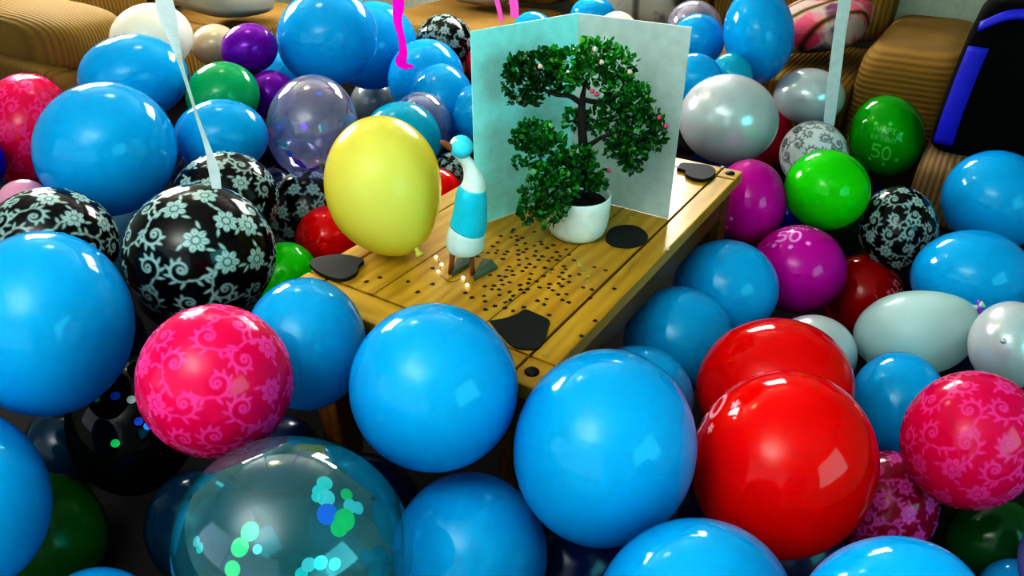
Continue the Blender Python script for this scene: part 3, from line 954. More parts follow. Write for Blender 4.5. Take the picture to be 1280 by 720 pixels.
dots_in('7', [(.36, .44, .82, 5, 1.1), (.30, .38, .87, 5, 1.0), (.33, .31, .88, 4, 1.2), (.27, .34, .9, 5, .8), (.50, .20, .84, 4, 1.0), (.56, .17, .81, 4, .9),
              (.42, .10, .9, 0, 1.5), (.36, .05, .93, 0, 1.2), (.50, .30, .8, 0, .9), (-.72, .24, .65, 4, .7), (-.70, .18, .68, 5, .7), (.30, .18, .93, 1, 1.4),
              (-.28, .05, .95, 4, .6), (.05, -.17, .98, 4, .9), (.14, -.18, .97, 4, .9), (-.02, -.22, .97, 5, .8), (.24, -.22, .94, 4, .8), (-.4, .1, .9, 0, 1.2),
              (-.5, -.05, .86, 0, 1.1), (-.3, .2, .93, 0, 1.2)], 0.0088)
dots_in('64', [(-.18, .05, .98, 2, 1.0), (-.7, .1, .7, 1, .8), (-.62, -.25, .74, 5, 1.1), (-.56, -.42, .72, 1, 1.2), (-.7, -.2, .68, 5, 1.0), (-.38, -.62, .69, 2, 1.3),
               (-.3, -.7, .65, 2, 1.0), (.1, -.72, .68, 0, 1.1), (.2, -.76, .62, 3, 1.2), (.3, -.5, .8, 3, 1.0), (.28, -.62, .72, 2, 1.1), (-.1, -.8, .6, 2, 1.0), (0, -.76, .64, 1, .9),
               (-.45, -.55, .7, 3, .9), (.2, .62, .75, 1, .8)], 0.0105)
dots_in('5', [(-.1, .42, .9, 1, 1.2), (.1, .0, .99, 1, 1.1), (.3, -.02, .95, 0, 1.1), (.42, -.04, .9, 1, 1.2), (.5, .06, .86, 0, 1.0), (.4, -.2, .88, 0, 1.4), (.56, -.12, .8, 0, 1.2),
              (.68, -.03, .7, 2, 1.2), (-.3, -.15, .93, 0, 1.1), (.1, .3, .95, 4, 1.1), (-.35, .45, .8, 0, .7), (.2, -.1, .97, 1, 1.0), (.62, .02, .78, 0, .8)], 0.0075)

# ------------------------------------------------------------------ coffee table
WOOD = m_wood('varnished_pine', srgb(148, 106, 26), srgb(170, 131, 36), srgb(190, 150, 56), 0.42)
WOODX = m_wood('varnished_pine_dark', srgb(70, 40, 12), srgb(112, 70, 24), srgb(142, 96, 40), 0.35)
IRON = m_plain('black_iron', srgb(14, 14, 16), 0.5, 0.3)
table = empty('coffee_table', T(0, 0), YAW)
tag(table, 'long pine coffee table with black iron studs, ringed by balloons', 'coffee table')
A0, A1, B0, B1 = -0.075, 1.0, -0.055, 0.53
NIN, FIN, RIN, LIN = 0.0, 0.93, 0.0, 0.475
GAP = 0.0046
TH = 0.032


def board(a0, a1, b0, b1, name, along='a', mat=WOOD, z0=TZ - TH, z1=TZ, bev=0.003):
    sx, sy = a1 - a0 - GAP, b1 - b0 - GAP
    cx, cy = (a0 + a1) / 2, (b0 + b1) / 2
    if along == 'a':
        o = link(name, box((0, 0, 0), (sx, sy, z1 - z0), bev), mat, table, (cx, cy, (z0 + z1) / 2))
    else:
        o = link(name, box((0, 0, 0), (sy, sx, z1 - z0), bev), mat, table, (cx, cy, (z0 + z1) / 2))
        o.rotation_euler = (0, 0, PI / 2)
    return o


nb = 4
bm = bmesh.new()
for i in range(nb):
    w = (LIN - RIN) / nb
    box_bm(bm, (0, -(LIN - RIN) / 2 + w * (i + .5), 0), (FIN - NIN - GAP, w - (GAP if i in (0, nb - 1) else .0001), TH), 0.0002, 1)
link('plank_panel', bm_mesh(bm), WOOD, table, ((FIN + NIN) / 2, (LIN + RIN) / 2, TZ - TH / 2))
for b0, b1 in ((B0, RIN), (LIN, B1)):
    board(NIN, FIN, b0, b1, 'border_board')
    for a0, a1 in ((A0, NIN), (FIN, A1)):
        board(a0, a1, b0, b1, 'corner_block', 'b')
for a0, a1 in ((A0, NIN), (FIN, A1)):
    board(a0, a1, RIN, LIN, 'border_board', 'b')
under = link('under_panel', box((0, 0, 0), (A1 - A0 - .02, B1 - B0 - .02, .008)), m_plain('groove_dark', srgb(30, 14, 4), .8), table, ((A0 + A1) / 2, (B0 + B1) / 2, TZ - TH - .002))
stud_me = lathe([(.0128, -.004), (.0128, .0015), (.009, .005), (.003, .0065)], 16)
for a in ((A0 + NIN) / 2, (FIN + A1) / 2):
    for b in ((B0 + RIN) / 2, (LIN + B1) / 2):
        s = link('stud', stud_me.copy(), IRON, table, (a, b, TZ))
for b in (B0 + .035, B1 - .035):
    link('apron', box((0, 0, 0), (A1 - A0 - .16, .022, .085), .002), WOODX, table, ((A0 + A1) / 2, b, TZ - TH - .046))
for a in (A0 + .035, A1 - .035):
    link('apron', box((0, 0, 0), (.022, B1 - B0 - .16, .085), .002), WOODX, table, (a, (B0 + B1) / 2, TZ - TH - .046))
for a in (A0 + .05, A1 - .05):
    for b in (B0 + .05, B1 - .05):
        link('leg', box((0, 0, 0), (.062, .062, TZ - TH - .004), .004), WOODX, table, (a, b, (TZ - TH - .004) / 2))

# ------------------------------------------------------------------ white card standing open
CARDM = m_plain('white_card', srgb(190, 205, 202), 0.5)
fold, cr, cl = at_z(712, 242, TZ), at_z(835, 274, TZ), at_z(595, 283, TZ)
CH = 0.428
card = empty('greeting_card', fold)
tag(card, 'large blank white greeting card standing open behind the bonsai', 'card')
CYANLITC = m_plain('aqua_tinted_card', srgb(168, 246, 246), 0.5)  # white card with the cyan window light put into its colour
for e, mt in ((cr, CARDM), (cl, CYANLITC)):
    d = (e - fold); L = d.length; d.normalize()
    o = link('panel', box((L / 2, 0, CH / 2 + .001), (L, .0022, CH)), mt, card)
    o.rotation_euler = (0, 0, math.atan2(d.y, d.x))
    if mt is CYANLITC: o['label'] = 'aqua tinted left panel'

# ------------------------------------------------------------------ bonsai in a white pot
PB = at_z(721, 292, TZ)
PY = PB.y
tree = empty('bonsai_plant', PB)
tag(tree, 'artificial green bonsai in a white pot standing in front of the white card', 'plant')
def W(u, v, dy=0.0): return at_y(u, v, PY + dy) - PB
pr = 0.0655
prof = [(.030, 0), (.050, .002), (.058, .010), (.0635, .026), (.0665, .050), (.0675, .075), (.0675, .096), (.066, .099), (.063, .097), (.062, .085), (.0615, .078)]
link('pot', lathe([(r * 1.04, z) for r, z in prof], 48), m_plain('white_pot_glaze', srgb(226, 236, 232), 0.35), tree)
link('soil', lathe([(.061, .076), (.061, .080), (.03, .083), (.004, .084)], 24), m_plain('dark_soil', srgb(20, 14, 10), 0.95), tree)
BARK = m_plain('dark_bark', srgb(34, 22, 20), 0.85)
def limb(name, pts, rads, k=6):
    p = spline([tuple(W(*q)) + (r,) for q, r in zip(pts, rads)], k)
    v, f = tube_mesh([x[:3] for x in p], [x[3] for x in p], 9)
    link(name, mesh_from(v, f), BARK, tree)
limb('trunk', [(738, 246, 0), (735, 222, .005), (731, 195, .0), (728, 168, -.004), (727, 140, 0), (729, 116, .004)], [.014, .012, .0105, .0095, .0085, .005])
limb('branch', [(728, 130, 0), (712, 120, -.01), (694, 118, -.008), (672, 108, 0), (655, 100, .006)], [.006, .0052, .0042, .003, .002])
limb('branch', [(728, 124, 0), (742, 127, .006), (758, 126, .004), (778, 118, .0)], [.0055, .005, .0036, .002])
limb('branch', [(730, 185, 0), (742, 178, -.006), (756, 170, -.01), (778, 166, -.006), (798, 180, 0)], [.006, .005, .004, .003, .002])
limb('branch', [(727, 150, 0), (718, 153, .006), (712, 150, .01)], [.0035, .002, .0012])
limb('branch', [(735, 226, 0), (718, 214, -.02), (700, 200, -.025), (682, 186, -.02), (668, 172, -.01)], [.006, .0048, .004, .003, .002])
limb('branch', [(732, 232, -.01), (714, 232, -.04), (696, 236, -.05), (682, 252, -.052)], [.0045, .004, .003, .002])
limb('branch', [(684, 214, -.025), (668, 210, -.02), (652, 206, -.015), (648, 203, -.012)], [.0022, .0018, .0014, .001])
limb('branch', [(729, 118, 0), (733, 100, .006), (742, 84, .004)], [.005, .0035, .002])

LEAFM = m_leaf()
def foliage(blobs, n, seed, lift=0.0):
    rr = np.random.default_rng(seed)
    vs, fs, sh = [], [], []
    for (u, v, rx, ry, wgt, dy) in blobs:
        c = W(u, v, dy)
        px = (W(u + 1, v, dy) - c).length
        for _ in range(int(n * wgt)):
            d = rr.normal(size=3); d /= np.linalg.norm(d)
            rad = rr.uniform(.35, 1) ** .5
            lump = 1 + .22 * math.sin(5 * d[0] + seed) * math.cos(6 * d[2] + 2 * seed)
            p = Vector((d[0] * rx * px * rad * lump, d[1] * (rx + ry) / 2 * px * rad * .75, d[2] * ry * px * 1.12 * rad * lump)) + c
            ax = (Vector(d) + Vector(rr.normal(0, .55, 3)) + Vector((0, 0, .25))).normalized()
            up = Vector(rr.normal(size=3))
            s = ax.cross(up).normalized(); nn = s.cross(ax)
            L = rr.uniform(.008, .0145); w = L * rr.uniform(.36, .5)
            b = len(vs)
            for (x, y, z) in ((0, 0, 0), (.35, .5, .08), (.75, .4, .06), (1.05, 0, -.08), (.75, -.4, .06), (.35, -.5, .08), (.5, 0, -.03)):
                vs.append(p + ax * (L * x) + s * (2 * w * y) + nn * (L * z))
            for i in range(6):
                fs.append((b + i, b + (i + 1) % 6, b + 6))
            depth = lift + .30 + .30 * rad * (d[2] * .5 + .5) + rr.normal(0, .13) + (.22 if rr.random() < .08 else 0)  # lit tops and shaded insides put into the leaf colour, plus random tone
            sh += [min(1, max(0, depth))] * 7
    me = mesh_from(vs, fs, False)
    a = me.attributes.new('shade', 'FLOAT', 'POINT')
    a.data.foreach_set('value', np.array(sh, np.float32))
    return me
PADS = [
    [(652, 98, 22, 26, 1, 0), (672, 84, 16, 20, .5, -.01), (664, 118, 14, 10, .3, .01), (642, 88, 10, 16, .3, 0), (690, 100, 12, 14, .35, .0)],
    [(712, 80, 28, 20, .9, -.01), (745, 68, 28, 17, .9, .0), (772, 82, 22, 20, .7, .005), (705, 100, 18, 12, .4, 0), (735, 92, 22, 14, .5, .02), (690, 74, 12, 12, .3, 0)],
    [(772, 116, 22, 26, 1, .0), (795, 130, 18, 24, .8, -.01), (762, 146, 16, 20, .5, .02), (746, 150, 13, 14, .3, .02)],
    [(800, 160, 24, 26, 1, 0), (776, 178, 18, 16, .5, -.01), (794, 190, 16, 20, .6, 0), (790, 206, 12, 10, .3, .0), (820, 168, 11, 20, .4, 0), (764, 186, 9, 9, .2, .0)],
    [(672, 172, 20, 18, .7, -.015), (690, 184, 18, 18, .6, -.02), (652, 172, 11, 12, .3, -.01), (668, 194, 12, 14, .35, -.02), (660, 162, 10, 10, .2, -.01)],
    [(725, 200, 20, 18, .7, -.025), (735, 220, 18, 14, .5, -.045), (708, 212, 18, 20, .6, -.04), (748, 228, 8, 8, .2, -.05)],
    [(690, 244, 24, 22, .8, -.07), (668, 240, 16, 22, .5, -.06), (690, 268, 16, 12, .35, -.085), (660, 262, 12, 16, .3, -.07), (706, 232, 18, 14, .4, -.07), (690, 216, 16, 14, .4, -.05)],
    [(714, 150, 9, 12, .22, .012)], [(648, 203, 6, 5, .08, -.012)],
]
for i, b in enumerate(PADS):
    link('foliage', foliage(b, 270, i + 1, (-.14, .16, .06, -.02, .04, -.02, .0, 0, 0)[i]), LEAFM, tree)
PINKB = m_plain('pink_bud', srgb(205, 70, 110), 0.5)
CREAMB = m_plain('cream_bud', srgb(235, 205, 185), 0.5)
for u, v, mt in ((740, 114, PINKB), (746, 118, PINKB), (824, 147, PINKB), (832, 158, PINKB), (752, 78, CREAMB), (787, 90, CREAMB), (675, 83, CREAMB), (760, 213, PINKB), (744, 62, CREAMB)):
    bm = bmesh.new(); bmesh.ops.create_icosphere(bm, subdivisions=2, radius=.005)
    for vx in bm.verts: vx.co *= 1 + .25 * math.sin(vx.co.x * 1500 + vx.co.z * 1300)
    link('flower_bud', bm_mesh(bm, True), mt, tree, W(u, v, -.035))

# ------------------------------------------------------------------ duck figurine
DB = at_z(580, 344, TZ)
DY = DB.y
duck = empty('duck_figurine', DB)
tag(duck, 'small standing duck figurine in a turquoise cap and top on the coffee table', 'figurine')
def D(u, v, dy=0.0): return at_y(u, v, DY + dy) - DB
pxd = (D(601, 260) - D(600, 260)).length
def body(name, pts, mat, par=duck, n=24, sq=1.0, k=5):
    p = spline([tuple(D(u, v, dy)) + (r * pxd,) for u, v, r, dy in pts], k)
    v, f = tube_mesh([x[:3] for x in p], [x[3] for x in p], n)
    return link(name, mesh_from(v, f), mat, par)
WHITE = m_plain('white_painted_wood', srgb(225, 235, 228), 0.4)
TURQ = m_plain('turquoise_paint', srgb(10, 190, 212), 0.4)
TURQC = m_plain('turquoise_cap', srgb(60, 205, 222), 0.45)
SHORT = m_plain('pale_shorts', srgb(205, 226, 222), 0.55)
BROWN = m_plain('brown_beak_wood', srgb(128, 70, 30), 0.5)
FLIP = m_plain('grey_green_flipper', srgb(84, 98, 78), 0.6)
body('body', [(582, 309, 17, 0), (582, 300, 19, 0), (586, 282, 19.5, 0), (588, 262, 18.5, 0), (589, 245, 17.5, 0), (592, 231, 15, 0), (590, 217, 10.5, 0),
              (585, 205, 7.8, 0), (578, 195, 7.5, 0), (573, 187, 9.5, 0), (572, 180, 9.5, 0), (573, 173, 6, 0)], WHITE)
top = body('swim_top', [(584, 286, 23.5, 0), (586, 280, 23.3, 0), (588, 262, 21.2, 0), (589, 246, 19.4, 0), (590.5, 237, 17.3, 0), (591, 233.5, 15.2, 0)], TURQ)
top['label'] = 'turquoise top'
sh = body('shorts', [(581.5, 311, 23, 0), (581.5, 306, 24.5, 0), (582, 299, 24.5, 0), (584, 290, 23.8, 0), (585, 284, 21.5, 0)], SHORT)
body('beak', [(566, 185, 5.0, -.006), (561, 183, 4.2, -.008), (556, 180, 3.6, -.010), (552, 177.5, 2.6, -.011), (550, 176.5, 1.2, -.011)], BROWN, n=14)
# cap: a shallow dome with a rim, worn on the back of the head and turned to the right
cp = lathe([(.0, .0105), (.008, .0098), (.0145, .0075), (.0190, .003), (.0205, -.001), (.0215, -.003), (.020, -.0045), (.012, -.005)], 28)
cap = link('cap', cp, TURQC, duck, D(577, 183, -.006))
cap.rotation_euler = Vector((.12, -.85, .5)).to_track_quat('Z', 'Y').to_euler()
for u0, v0, u1, v1, dy in ((566, 316, 563, 345, 0), (589, 318, 591, 350, -.004)):
    p0 = D(u0, v0, dy); p1 = D(u1, v1, dy); p1.z = .004
    lg = tube([p0, (p0 + p1) / 2, p1], [.0062, .005, .0052], 12)
    link('leg', lg, BROWN, duck)
for u0, v0, u1, v1, u2, v2 in ((565, 347, 571, 326, 590, 330), (592, 352, 603, 326, 622, 336)):
    a, b, c = at_z(u0, v0, TZ) - DB, at_z(u1, v1, TZ) - DB, at_z(u2, v2, TZ) - DB
    m = (b + c) / 2 + ((b + c) / 2 - a) * .10
    bm = bmesh.new()
    N = 10
    lo = [bm.verts.new((*p.xy, .0012)) for p in (a, b, m, c)]
    hi = [bm.verts.new((p.x, p.y, z)) for p, z in ((a, .013), (b, .006), (m, .010), (c, .006))]
    bm.faces.new(lo[::-1]); bm.faces.new((hi[0], hi[1], hi[2])); bm.faces.new((hi[0], hi[2], hi[3]))
    for i in range(4): bm.faces.new((lo[i], lo[(i + 1) % 4], hi[(i + 1) % 4], hi[i]))
    link('webbed_foot', bm_mesh(bm), FLIP, duck)

# ------------------------------------------------------------------ things lying on the table
BLACK = m_plain('black_felt', srgb(16, 18, 18), 0.75)
def blob(name, label, c, shape, th=.006):
    """flat lobed mat: shape is a list of (u, v) outline points, laid on the tabletop"""
    pts = spline([tuple(at_z(u, v, TZ) - c)[:2] for u, v in shape + shape[:1]], 6)[:-1]
    bm = bmesh.new()
    lo = [bm.verts.new((x, y, .0008)) for x, y in pts]; hi = [bm.verts.new((x, y, th)) for x, y in pts]
    bm.faces.new(lo[::-1]); bm.faces.new(hi)
    for i in range(len(pts)): bm.faces.new((lo[i], lo[(i + 1) % len(pts)], hi[(i + 1) % len(pts)], hi[i]))
    c = c.copy(); c.z = TZ
    tag(link(name, bm_mesh(bm), BLACK, None, c), label, 'table mat', 'black table mats')
blob('table_mat', 'black lobed mat on the near left corner of the table, below the yellow balloon', at_z(420, 338, TZ),
     [(387, 334), (394, 327), (408, 324), (425, 322), (445, 325), (455, 329), (449, 336), (446, 345), (436, 351), (424, 353), (406, 348), (394, 341)], .009)
blob('table_mat', 'largest black lobed mat near the front end of the table', at_z(655, 412, TZ),
     [(612, 403), (630, 400), (645, 395), (656, 389), (668, 393), (686, 402), (685, 411), (682, 424), (672, 437), (655, 438), (640, 434), (626, 420)], .004)
blob('table_mat', 'round black mat on the table touching the white pot', at_z(782, 297, TZ),
     [(757, 296), (764, 287), (780, 283), (797, 285), (808, 293), (809, 301), (800, 308), (785, 311), (768, 309), (758, 303)], .004)
blob('table_mat', 'black lobed mat at the far corner of the table beside the white card', at_z(868, 217, TZ),
     [(846, 214), (851, 208), (862, 208), (872, 209), (886, 211), (894, 217), (890, 224), (880, 228), (868, 227), (857, 222), (856, 217)], .010)

def star_mesh(r):
    bm = bmesh.new()
    k = 5
    vs = [bm.verts.new(((r if i % 2 == 0 else r * .5) * math.cos(PI * i / k), (r if i % 2 == 0 else r * .5) * math.sin(PI * i / k), 0)) for i in range(2 * k)]
    bm.faces.new(vs)
    e = bmesh.ops.extrude_face_region(bm, geom=bm.faces[:])
    for v in e['geom']:
        if isinstance(v, bmesh.types.BMVert): v.co.z += .0006
    return bm_mesh(bm)
CONF = star_mesh(.0062); CONF.materials.append(m_plain('dark_foil_confetti', srgb(40, 22, 44), 0.3, 0.5))
GOLD = star_mesh(.0066); GOLD.materials.append(m_plain('gold_foil_confetti', srgb(216, 200, 110), 0.25, 0.6))
rc = random.Random(8)
spots = [(u, v) for u, v in ((458, 352), (475, 347), (510, 352), (541, 355), (522, 365), (541, 335), (606, 358), (612, 359), (605, 370), (610, 371), (624, 362), (637, 365), (655, 366), (662, 367), (638, 375),
         (631, 385), (632, 378), (607, 387), (672, 376), (634, 393), (686, 360), (691, 363), (687, 355), (712, 345), (699, 346), (703, 341), (703, 375), (711, 378), (740, 362), (744, 401), (727, 420), (834, 312), (832, 250), (768, 361),
         (622, 313), (631, 318), (648, 313), (670, 314), (668, 307), (676, 302), (684, 310), (700, 320), (686, 326), (690, 322), (640, 290), (642, 287), (639, 297), (616, 308), (614, 311), (622, 303), (626, 295), (610, 316), (632, 346), (637, 353), (624, 345), (655, 384), (590, 372), (582, 366), (757, 338), (724, 343))]
while len(spots) < 190:
    u, v = rc.gauss(655, 38), rc.gauss(335, 26)
    if 596 < u < 752 and 282 < v < 396: spots.append((u, v))
def free(p, used):
    if (p - PB).xy.length < .075: return False
    if abs(p.x - DB.x) < .045 and -0.03 < p.y - DB.y < .05: return False
    return all((p - q).xy.length > .0115 for q in used)
MATS = [(at_z(420, 338, TZ), .06), (at_z(652, 414, TZ), .063), (at_z(782, 297, TZ), .05), (at_z(868, 217, TZ), .05)]
used = []
for i, (u, v) in enumerate(spots):
    p = at_z(u, v, TZ + .0004)
    if not free(p, used) or any((p - c).xy.length < r for c, r in MATS): continue
    used.append(p)
    o = link('confetti', CONF, None, None, p); o.rotation_euler = (0, 0, rc.uniform(0, 6)); o.scale = (rc.uniform(.7, 1.1), rc.uniform(.7, 1.1), 1)
    tag(o, 'tiny dark foil confetti piece scattered on the pine tabletop', 'confetti', 'dark confetti scattered on the table')
for u, v in ((725, 333), (730, 338), (734, 352), (665, 348), (672, 351), (687, 340), (676, 336), (718, 347), (790, 271), (722, 329), (709, 352), (650, 342), (735, 345), (668, 403), (682, 444)):
    p = at_z(u, v, TZ + .0004)
    if not free(p, used) or any((p - c).xy.length < r for c, r in MATS): continue
    used.append(p)
    o = link('confetti', GOLD, None, None, p); o.rotation_euler = (0, 0, rc.uniform(0, 6))
    tag(o, 'tiny pale gold foil confetti piece on the pine tabletop', 'confetti', 'gold confetti scattered on the table')

# string of tiny lights round the duck's feet
lw_pts = [(545, 322), (552, 331), (548, 340), (562, 352), (579, 348), (584, 357)]
wire = [at_z(u, v, TZ + .003) for u, v in lw_pts]
lights = empty('fairy_lights', wire[0])
tag(lights, 'short wire of tiny warm lights curled at the feet of the duck figurine', 'fairy lights')
wp = spline([tuple(p - wire[0]) for p in wire], 6)
link('wire', tube(wp, [.0008] * len(wp), 6), m_plain('thin_wire', srgb(120, 100, 70), 0.4, 0.6), lights)
BULB = m_emit('warm_bulb', (1.0, 0.86, 0.6, 1), 5.0)
for p in [wire[i] for i in (0, 1, 2, 4, 5)]:
    bm = bmesh.new(); bmesh.ops.create_icosphere(bm, subdivisions=2, radius=.0034)
    link('bulb', bm_mesh(bm, True), BULB, lights, p - wire[0] + Vector((0, 0, .0015)))

# ------------------------------------------------------------------ ribbons
SATIN = m_plain('white_satin', srgb(214, 220, 220), 0.4)
MAGR = m_latex('magenta_ribbon', srgb(255, 0, 222), 0.4, .45)
PINKR = m_latex('pink_ribbon', srgb(250, 140, 220), 0.4, .45)
def strip(name, pts, widths, angs, mat, label, group=None):
    """flat ribbon: points in the room, width and twist angle per point"""
    p = spline([tuple(q) + (w, a) for q, w, a in zip(pts, widths, angs)], 8)
    vs, fs = [], []
    for i, r in enumerate(p):
        c = Vector(r[:3]); a = r[4]
        nx = p[min(i + 1, len(p) - 1)]; pv = p[max(i - 1, 0)]
        t = (Vector(nx[:3]) - Vector(pv[:3])).normalized()
        s = Vector((math.cos(a), math.sin(a), 0)); s = (s - t * s.dot(t)).normalized()
        nn = t.cross(s) * .0004
        for e in (s * r[3] / 2, -s * r[3] / 2):
            vs += [c + e + nn, c + e - nn]
    for i in range(len(p) - 1):
        a = i * 4; b = a + 4
        fs += [(a, a + 2, b + 2, b), (a + 1, b + 1, b + 3, a + 3), (a, b, b + 1, a + 1), (a + 2, a + 3, b + 3, b + 2)]
    fs += [(0, 1, 3, 2), (len(vs) - 4, len(vs) - 2, len(vs) - 1, len(vs) - 3)]
    me = mesh_from([v - Vector(pts[0]) for v in vs], fs, False)
    o = link('ribbon', me, mat, None, pts[0])
    tag(o, label, 'ribbon', group or 'hanging ribbons')
CEIL = 2.45
yl = POS['61'][0].y + .02
pts = [at_y(u, v, yl) for u, v in ((271, 236), (267, 212), (260, 186), (247, 148), (236, 112), (226, 80), (217, 48), (209, 18), (203, -8))]
x, y, z = pts[-1]
px = pts[0]; pxl = (at_y(201, 40, yl) - at_y(200, 40, yl)).length
pts += [Vector((x - .005, y, z + .05)), Vector((x - .012, y, z + .15)), Vector((x - .02, y, z + .5)), Vector((x - .03, y, CEIL - .002))]
strip('ribbon', pts, [13 * pxl, 15 * pxl, 8 * pxl, 5 * pxl, 5 * pxl, 7 * pxl, 13 * pxl, 22 * pxl, 20 * pxl, .016, .016, .016, .016], [0, 0, .5, 1.05, 1.05, 1.0, .3, .1, 0, 0, 0, 0, 0], SATIN,
      'twisted white satin ribbon hanging down to the largest black damask balloon')
yl = POS['23'][0].y + .01
pts = [at_y(u, v, yl) for u, v in ((1036, 158), (1040, 120), (1045, 80), (1050, 40), (1056, 2), (1060, -20))]
x, y, z = pts[-1]
pxl = (at_y(1051, 40, yl) - at_y(1050, 40, yl)).length
pts += [Vector((x + .006, y, z + .06)), Vector((x + .008, y, z + .2)), Vector((x + .01, y, z + .6)), Vector((x + .01, y, CEIL - .002))]
strip('ribbon', pts, [16 * pxl] * 5 + [15 * pxl, .04, .04, .03, .03], [0.2, 0, 0, .1, 0, 0, 0, 0, 0, 0], SATIN, 'wide straight white satin ribbon rising from the white damask balloon')
yl = POS['66A'][0].y - .28
pts = [at_y(u, v, yl) for u, v in ((517, 83), (508, 83), (501, 77), (504, 66), (502, 48), (497, 26), (498, 6), (497, -14))]
x, y, z = pts[-1]
pxl = (at_y(501, 40, yl) - at_y(500, 40, yl)).length
pts += [Vector((x, y, z + .06)), Vector((x, y, z + .2)), Vector((x, y, z + .6)), Vector((x, y, CEIL - .002))]
strip('ribbon', pts, [4 * pxl, 9 * pxl, 14 * pxl, 11 * pxl, 9 * pxl, 11 * pxl, 14 * pxl, 14 * pxl, .035, .03, .03, .03], [0, 0, 0, .3, .5, .3, 0, 0, 0, 0, 0, 0], MAGR, 'magenta ribbon with a hooked tail hanging over the top blue balloons')
yl = 2.95
for k, (pp, wd, lb) in enumerate(((((627, 27), (624, 12), (620, -4), (618, -20)), 6, 'thin pink ribbon hanging at the top, the left of two above the white card'),
                                  (((643, 22), (643, 10), (641, -6), (640, -20)), 11, 'wider pink ribbon hanging at the top, the right of two above the white card'))):
    pts = [at_y(u, v, yl + .05 * k) for u, v in pp]
    x, y, z = pts[-1]
    pts += [Vector((x, y, z + .06)), Vector((x, y, z + .2)), Vector((x, y, z + .6)), Vector((x, y, CEIL - .002))]
    pxl = (at_y(501, 40, yl) - at_y(500, 40, yl)).length
    strip('ribbon', pts, [wd * .9 * pxl, wd * pxl, wd * pxl, wd * pxl, .02, .02, .02, .02], [.1, 0, 0, 0, 0, 0, 0, 0], PINKR, lb)

# ------------------------------------------------------------------ sofas, cushions and bag
TAN, TAND = srgb(118, 92, 36), srgb(84, 62, 20)
BRN, BRND = srgb(138, 106, 38), srgb(94, 68, 22)
CT_X = m_corduroy('tan_corduroy', TAN, TAND, 0, 100)
CT_Y = m_corduroy('tan_corduroy_cross', TAN, TAND, 1, 100)
CB_X = m_corduroy('brown_corduroy', BRN, BRND, 0, 100)
CB_Y = m_corduroy('brown_corduroy_cross', BRN, BRND, 1, 100)
CB_Z = m_corduroy('brown_corduroy_level', BRN, BRND, 2, 100)
DKF = m_plain('dark_sofa_base', srgb(34, 24, 16), 0.9)


def blk(name, par, c, s, mat, e=0.28, rot=None):
    """cushioned block: centre and full size in the parent's frame"""
    o = link(name, super_box(s[0] / 2, s[1] / 2, s[2] / 2, e, 40, 24), mat, par, c)
    if rot: o.rotation_euler = rot
    return o


# far sofa: local x across (toward -E2), local y away from the table (E1)
def sofa_frame(name, a, b, rz):
    return empty(name, T(a, b), rz)


far = sofa_frame('sofa', 2.05, 1.0, YAW)         # local x = E1, local y = E2
tag(far, 'brown corduroy sofa across the back, behind the white card and the balloons', 'sofa')
link('base', box((0, 0, 0), (.84, 2.40, .18), .03), DKF, far, (.50, .10, .11))
for i in range(3):
    blk('seat_cushion', far, (.40, -.72 + i * .8, .305), (.74, .80, .225), CB_Y, .2)
for i in range(3):
    blk('back_cushion', far, (.80, -.72 + i * .8, .66), (.26, .79, .46), CB_Y, .3)
blk('arm', far, (.50, -1.285, .28), (.92, .36, .56), CB_Z, .32)
left = empty('sofa', T(0.66, 2.95), YAW)
tag(left, 'tan corduroy sofa at the top left with a padded rolled arm', 'sofa')
link('base', box((0, 0, 0), (1.20, .76, .18), .03), DKF, left, (.85, .02, .11))
blk('arm_base', left, (.0, .0, .24), (.32, 1.02, .45), CT_Y, .18)
blk('arm_pad', left, (.07, .0, .52), (.36, 1.10, .23), m_corduroy('tan_pad_corduroy', srgb(122, 96, 36), srgb(96, 73, 26), 0, 160), .5)
for i in range(2):
    blk('seat_cushion', left, (.52 + i * .62, -.08, .315), (.61, .70, .225), CB_X, .2)
    blk('back_cushion', left, (.52 + i * .62, .36, .66), (.60, .24, .46), CB_X, .3)
stool = empty('footstool', T(1.85, -.70), YAW)
tag(stool, 'brown corduroy footstool at the right, under the black and blue bag', 'footstool')
blk('cushion', stool, (0, 0, .235), (.44, .56, .22), m_corduroy('stool_corduroy', srgb(132, 104, 66), srgb(60, 40, 20), 1, 110), .3)
link('base', box((0, 0, 0), (.40, .52, .12), .02), DKF, stool, (0, 0, .066))

bag = empty('cool_bag', T(1.88, -.635, .347), YAW)
tag(bag, 'black soft bag with bright blue straps standing on the footstool at the right edge', 'bag')
BLK = m_plain('black_nylon', srgb(2, 2, 3), 0.9, **{'Specular__IOR__Level': .15})
BLU = m_plain('blue_webbing', srgb(12, 14, 190), 0.55)
bh, bw, bd = .46, .42, .26
vs, fsq = [], []
def ring(z, k, n=40, e=.35):
    out = []
    for j in range(n):
        a = 2 * PI * j / n
        c, s_ = math.cos(a), math.sin(a)
        out.append((math.copysign(abs(c) ** e, c) * bd / 2 * k, math.copysign(abs(s_) ** e, s_) * bw / 2 * k, z))
    return out
prof_b = [(0, .90), (.012, .97), (.05, 1.0), (.20, .97), (.34, .92), (.42, .86), (.45, .78), (.46, .6), (.462, .2)]
for z, k in prof_b: vs += ring(z, k)
n = 40
for i in range(len(prof_b) - 1):
    for j in range(n): fsq.append((i * n + j, i * n + (j + 1) % n, (i + 1) * n + (j + 1) % n, (i + 1) * n + j))
fsq += [tuple(range(n))[::-1], tuple(range((len(prof_b) - 1) * n, len(prof_b) * n))]
link('shell', mesh_from(vs, fsq), BLK, bag)
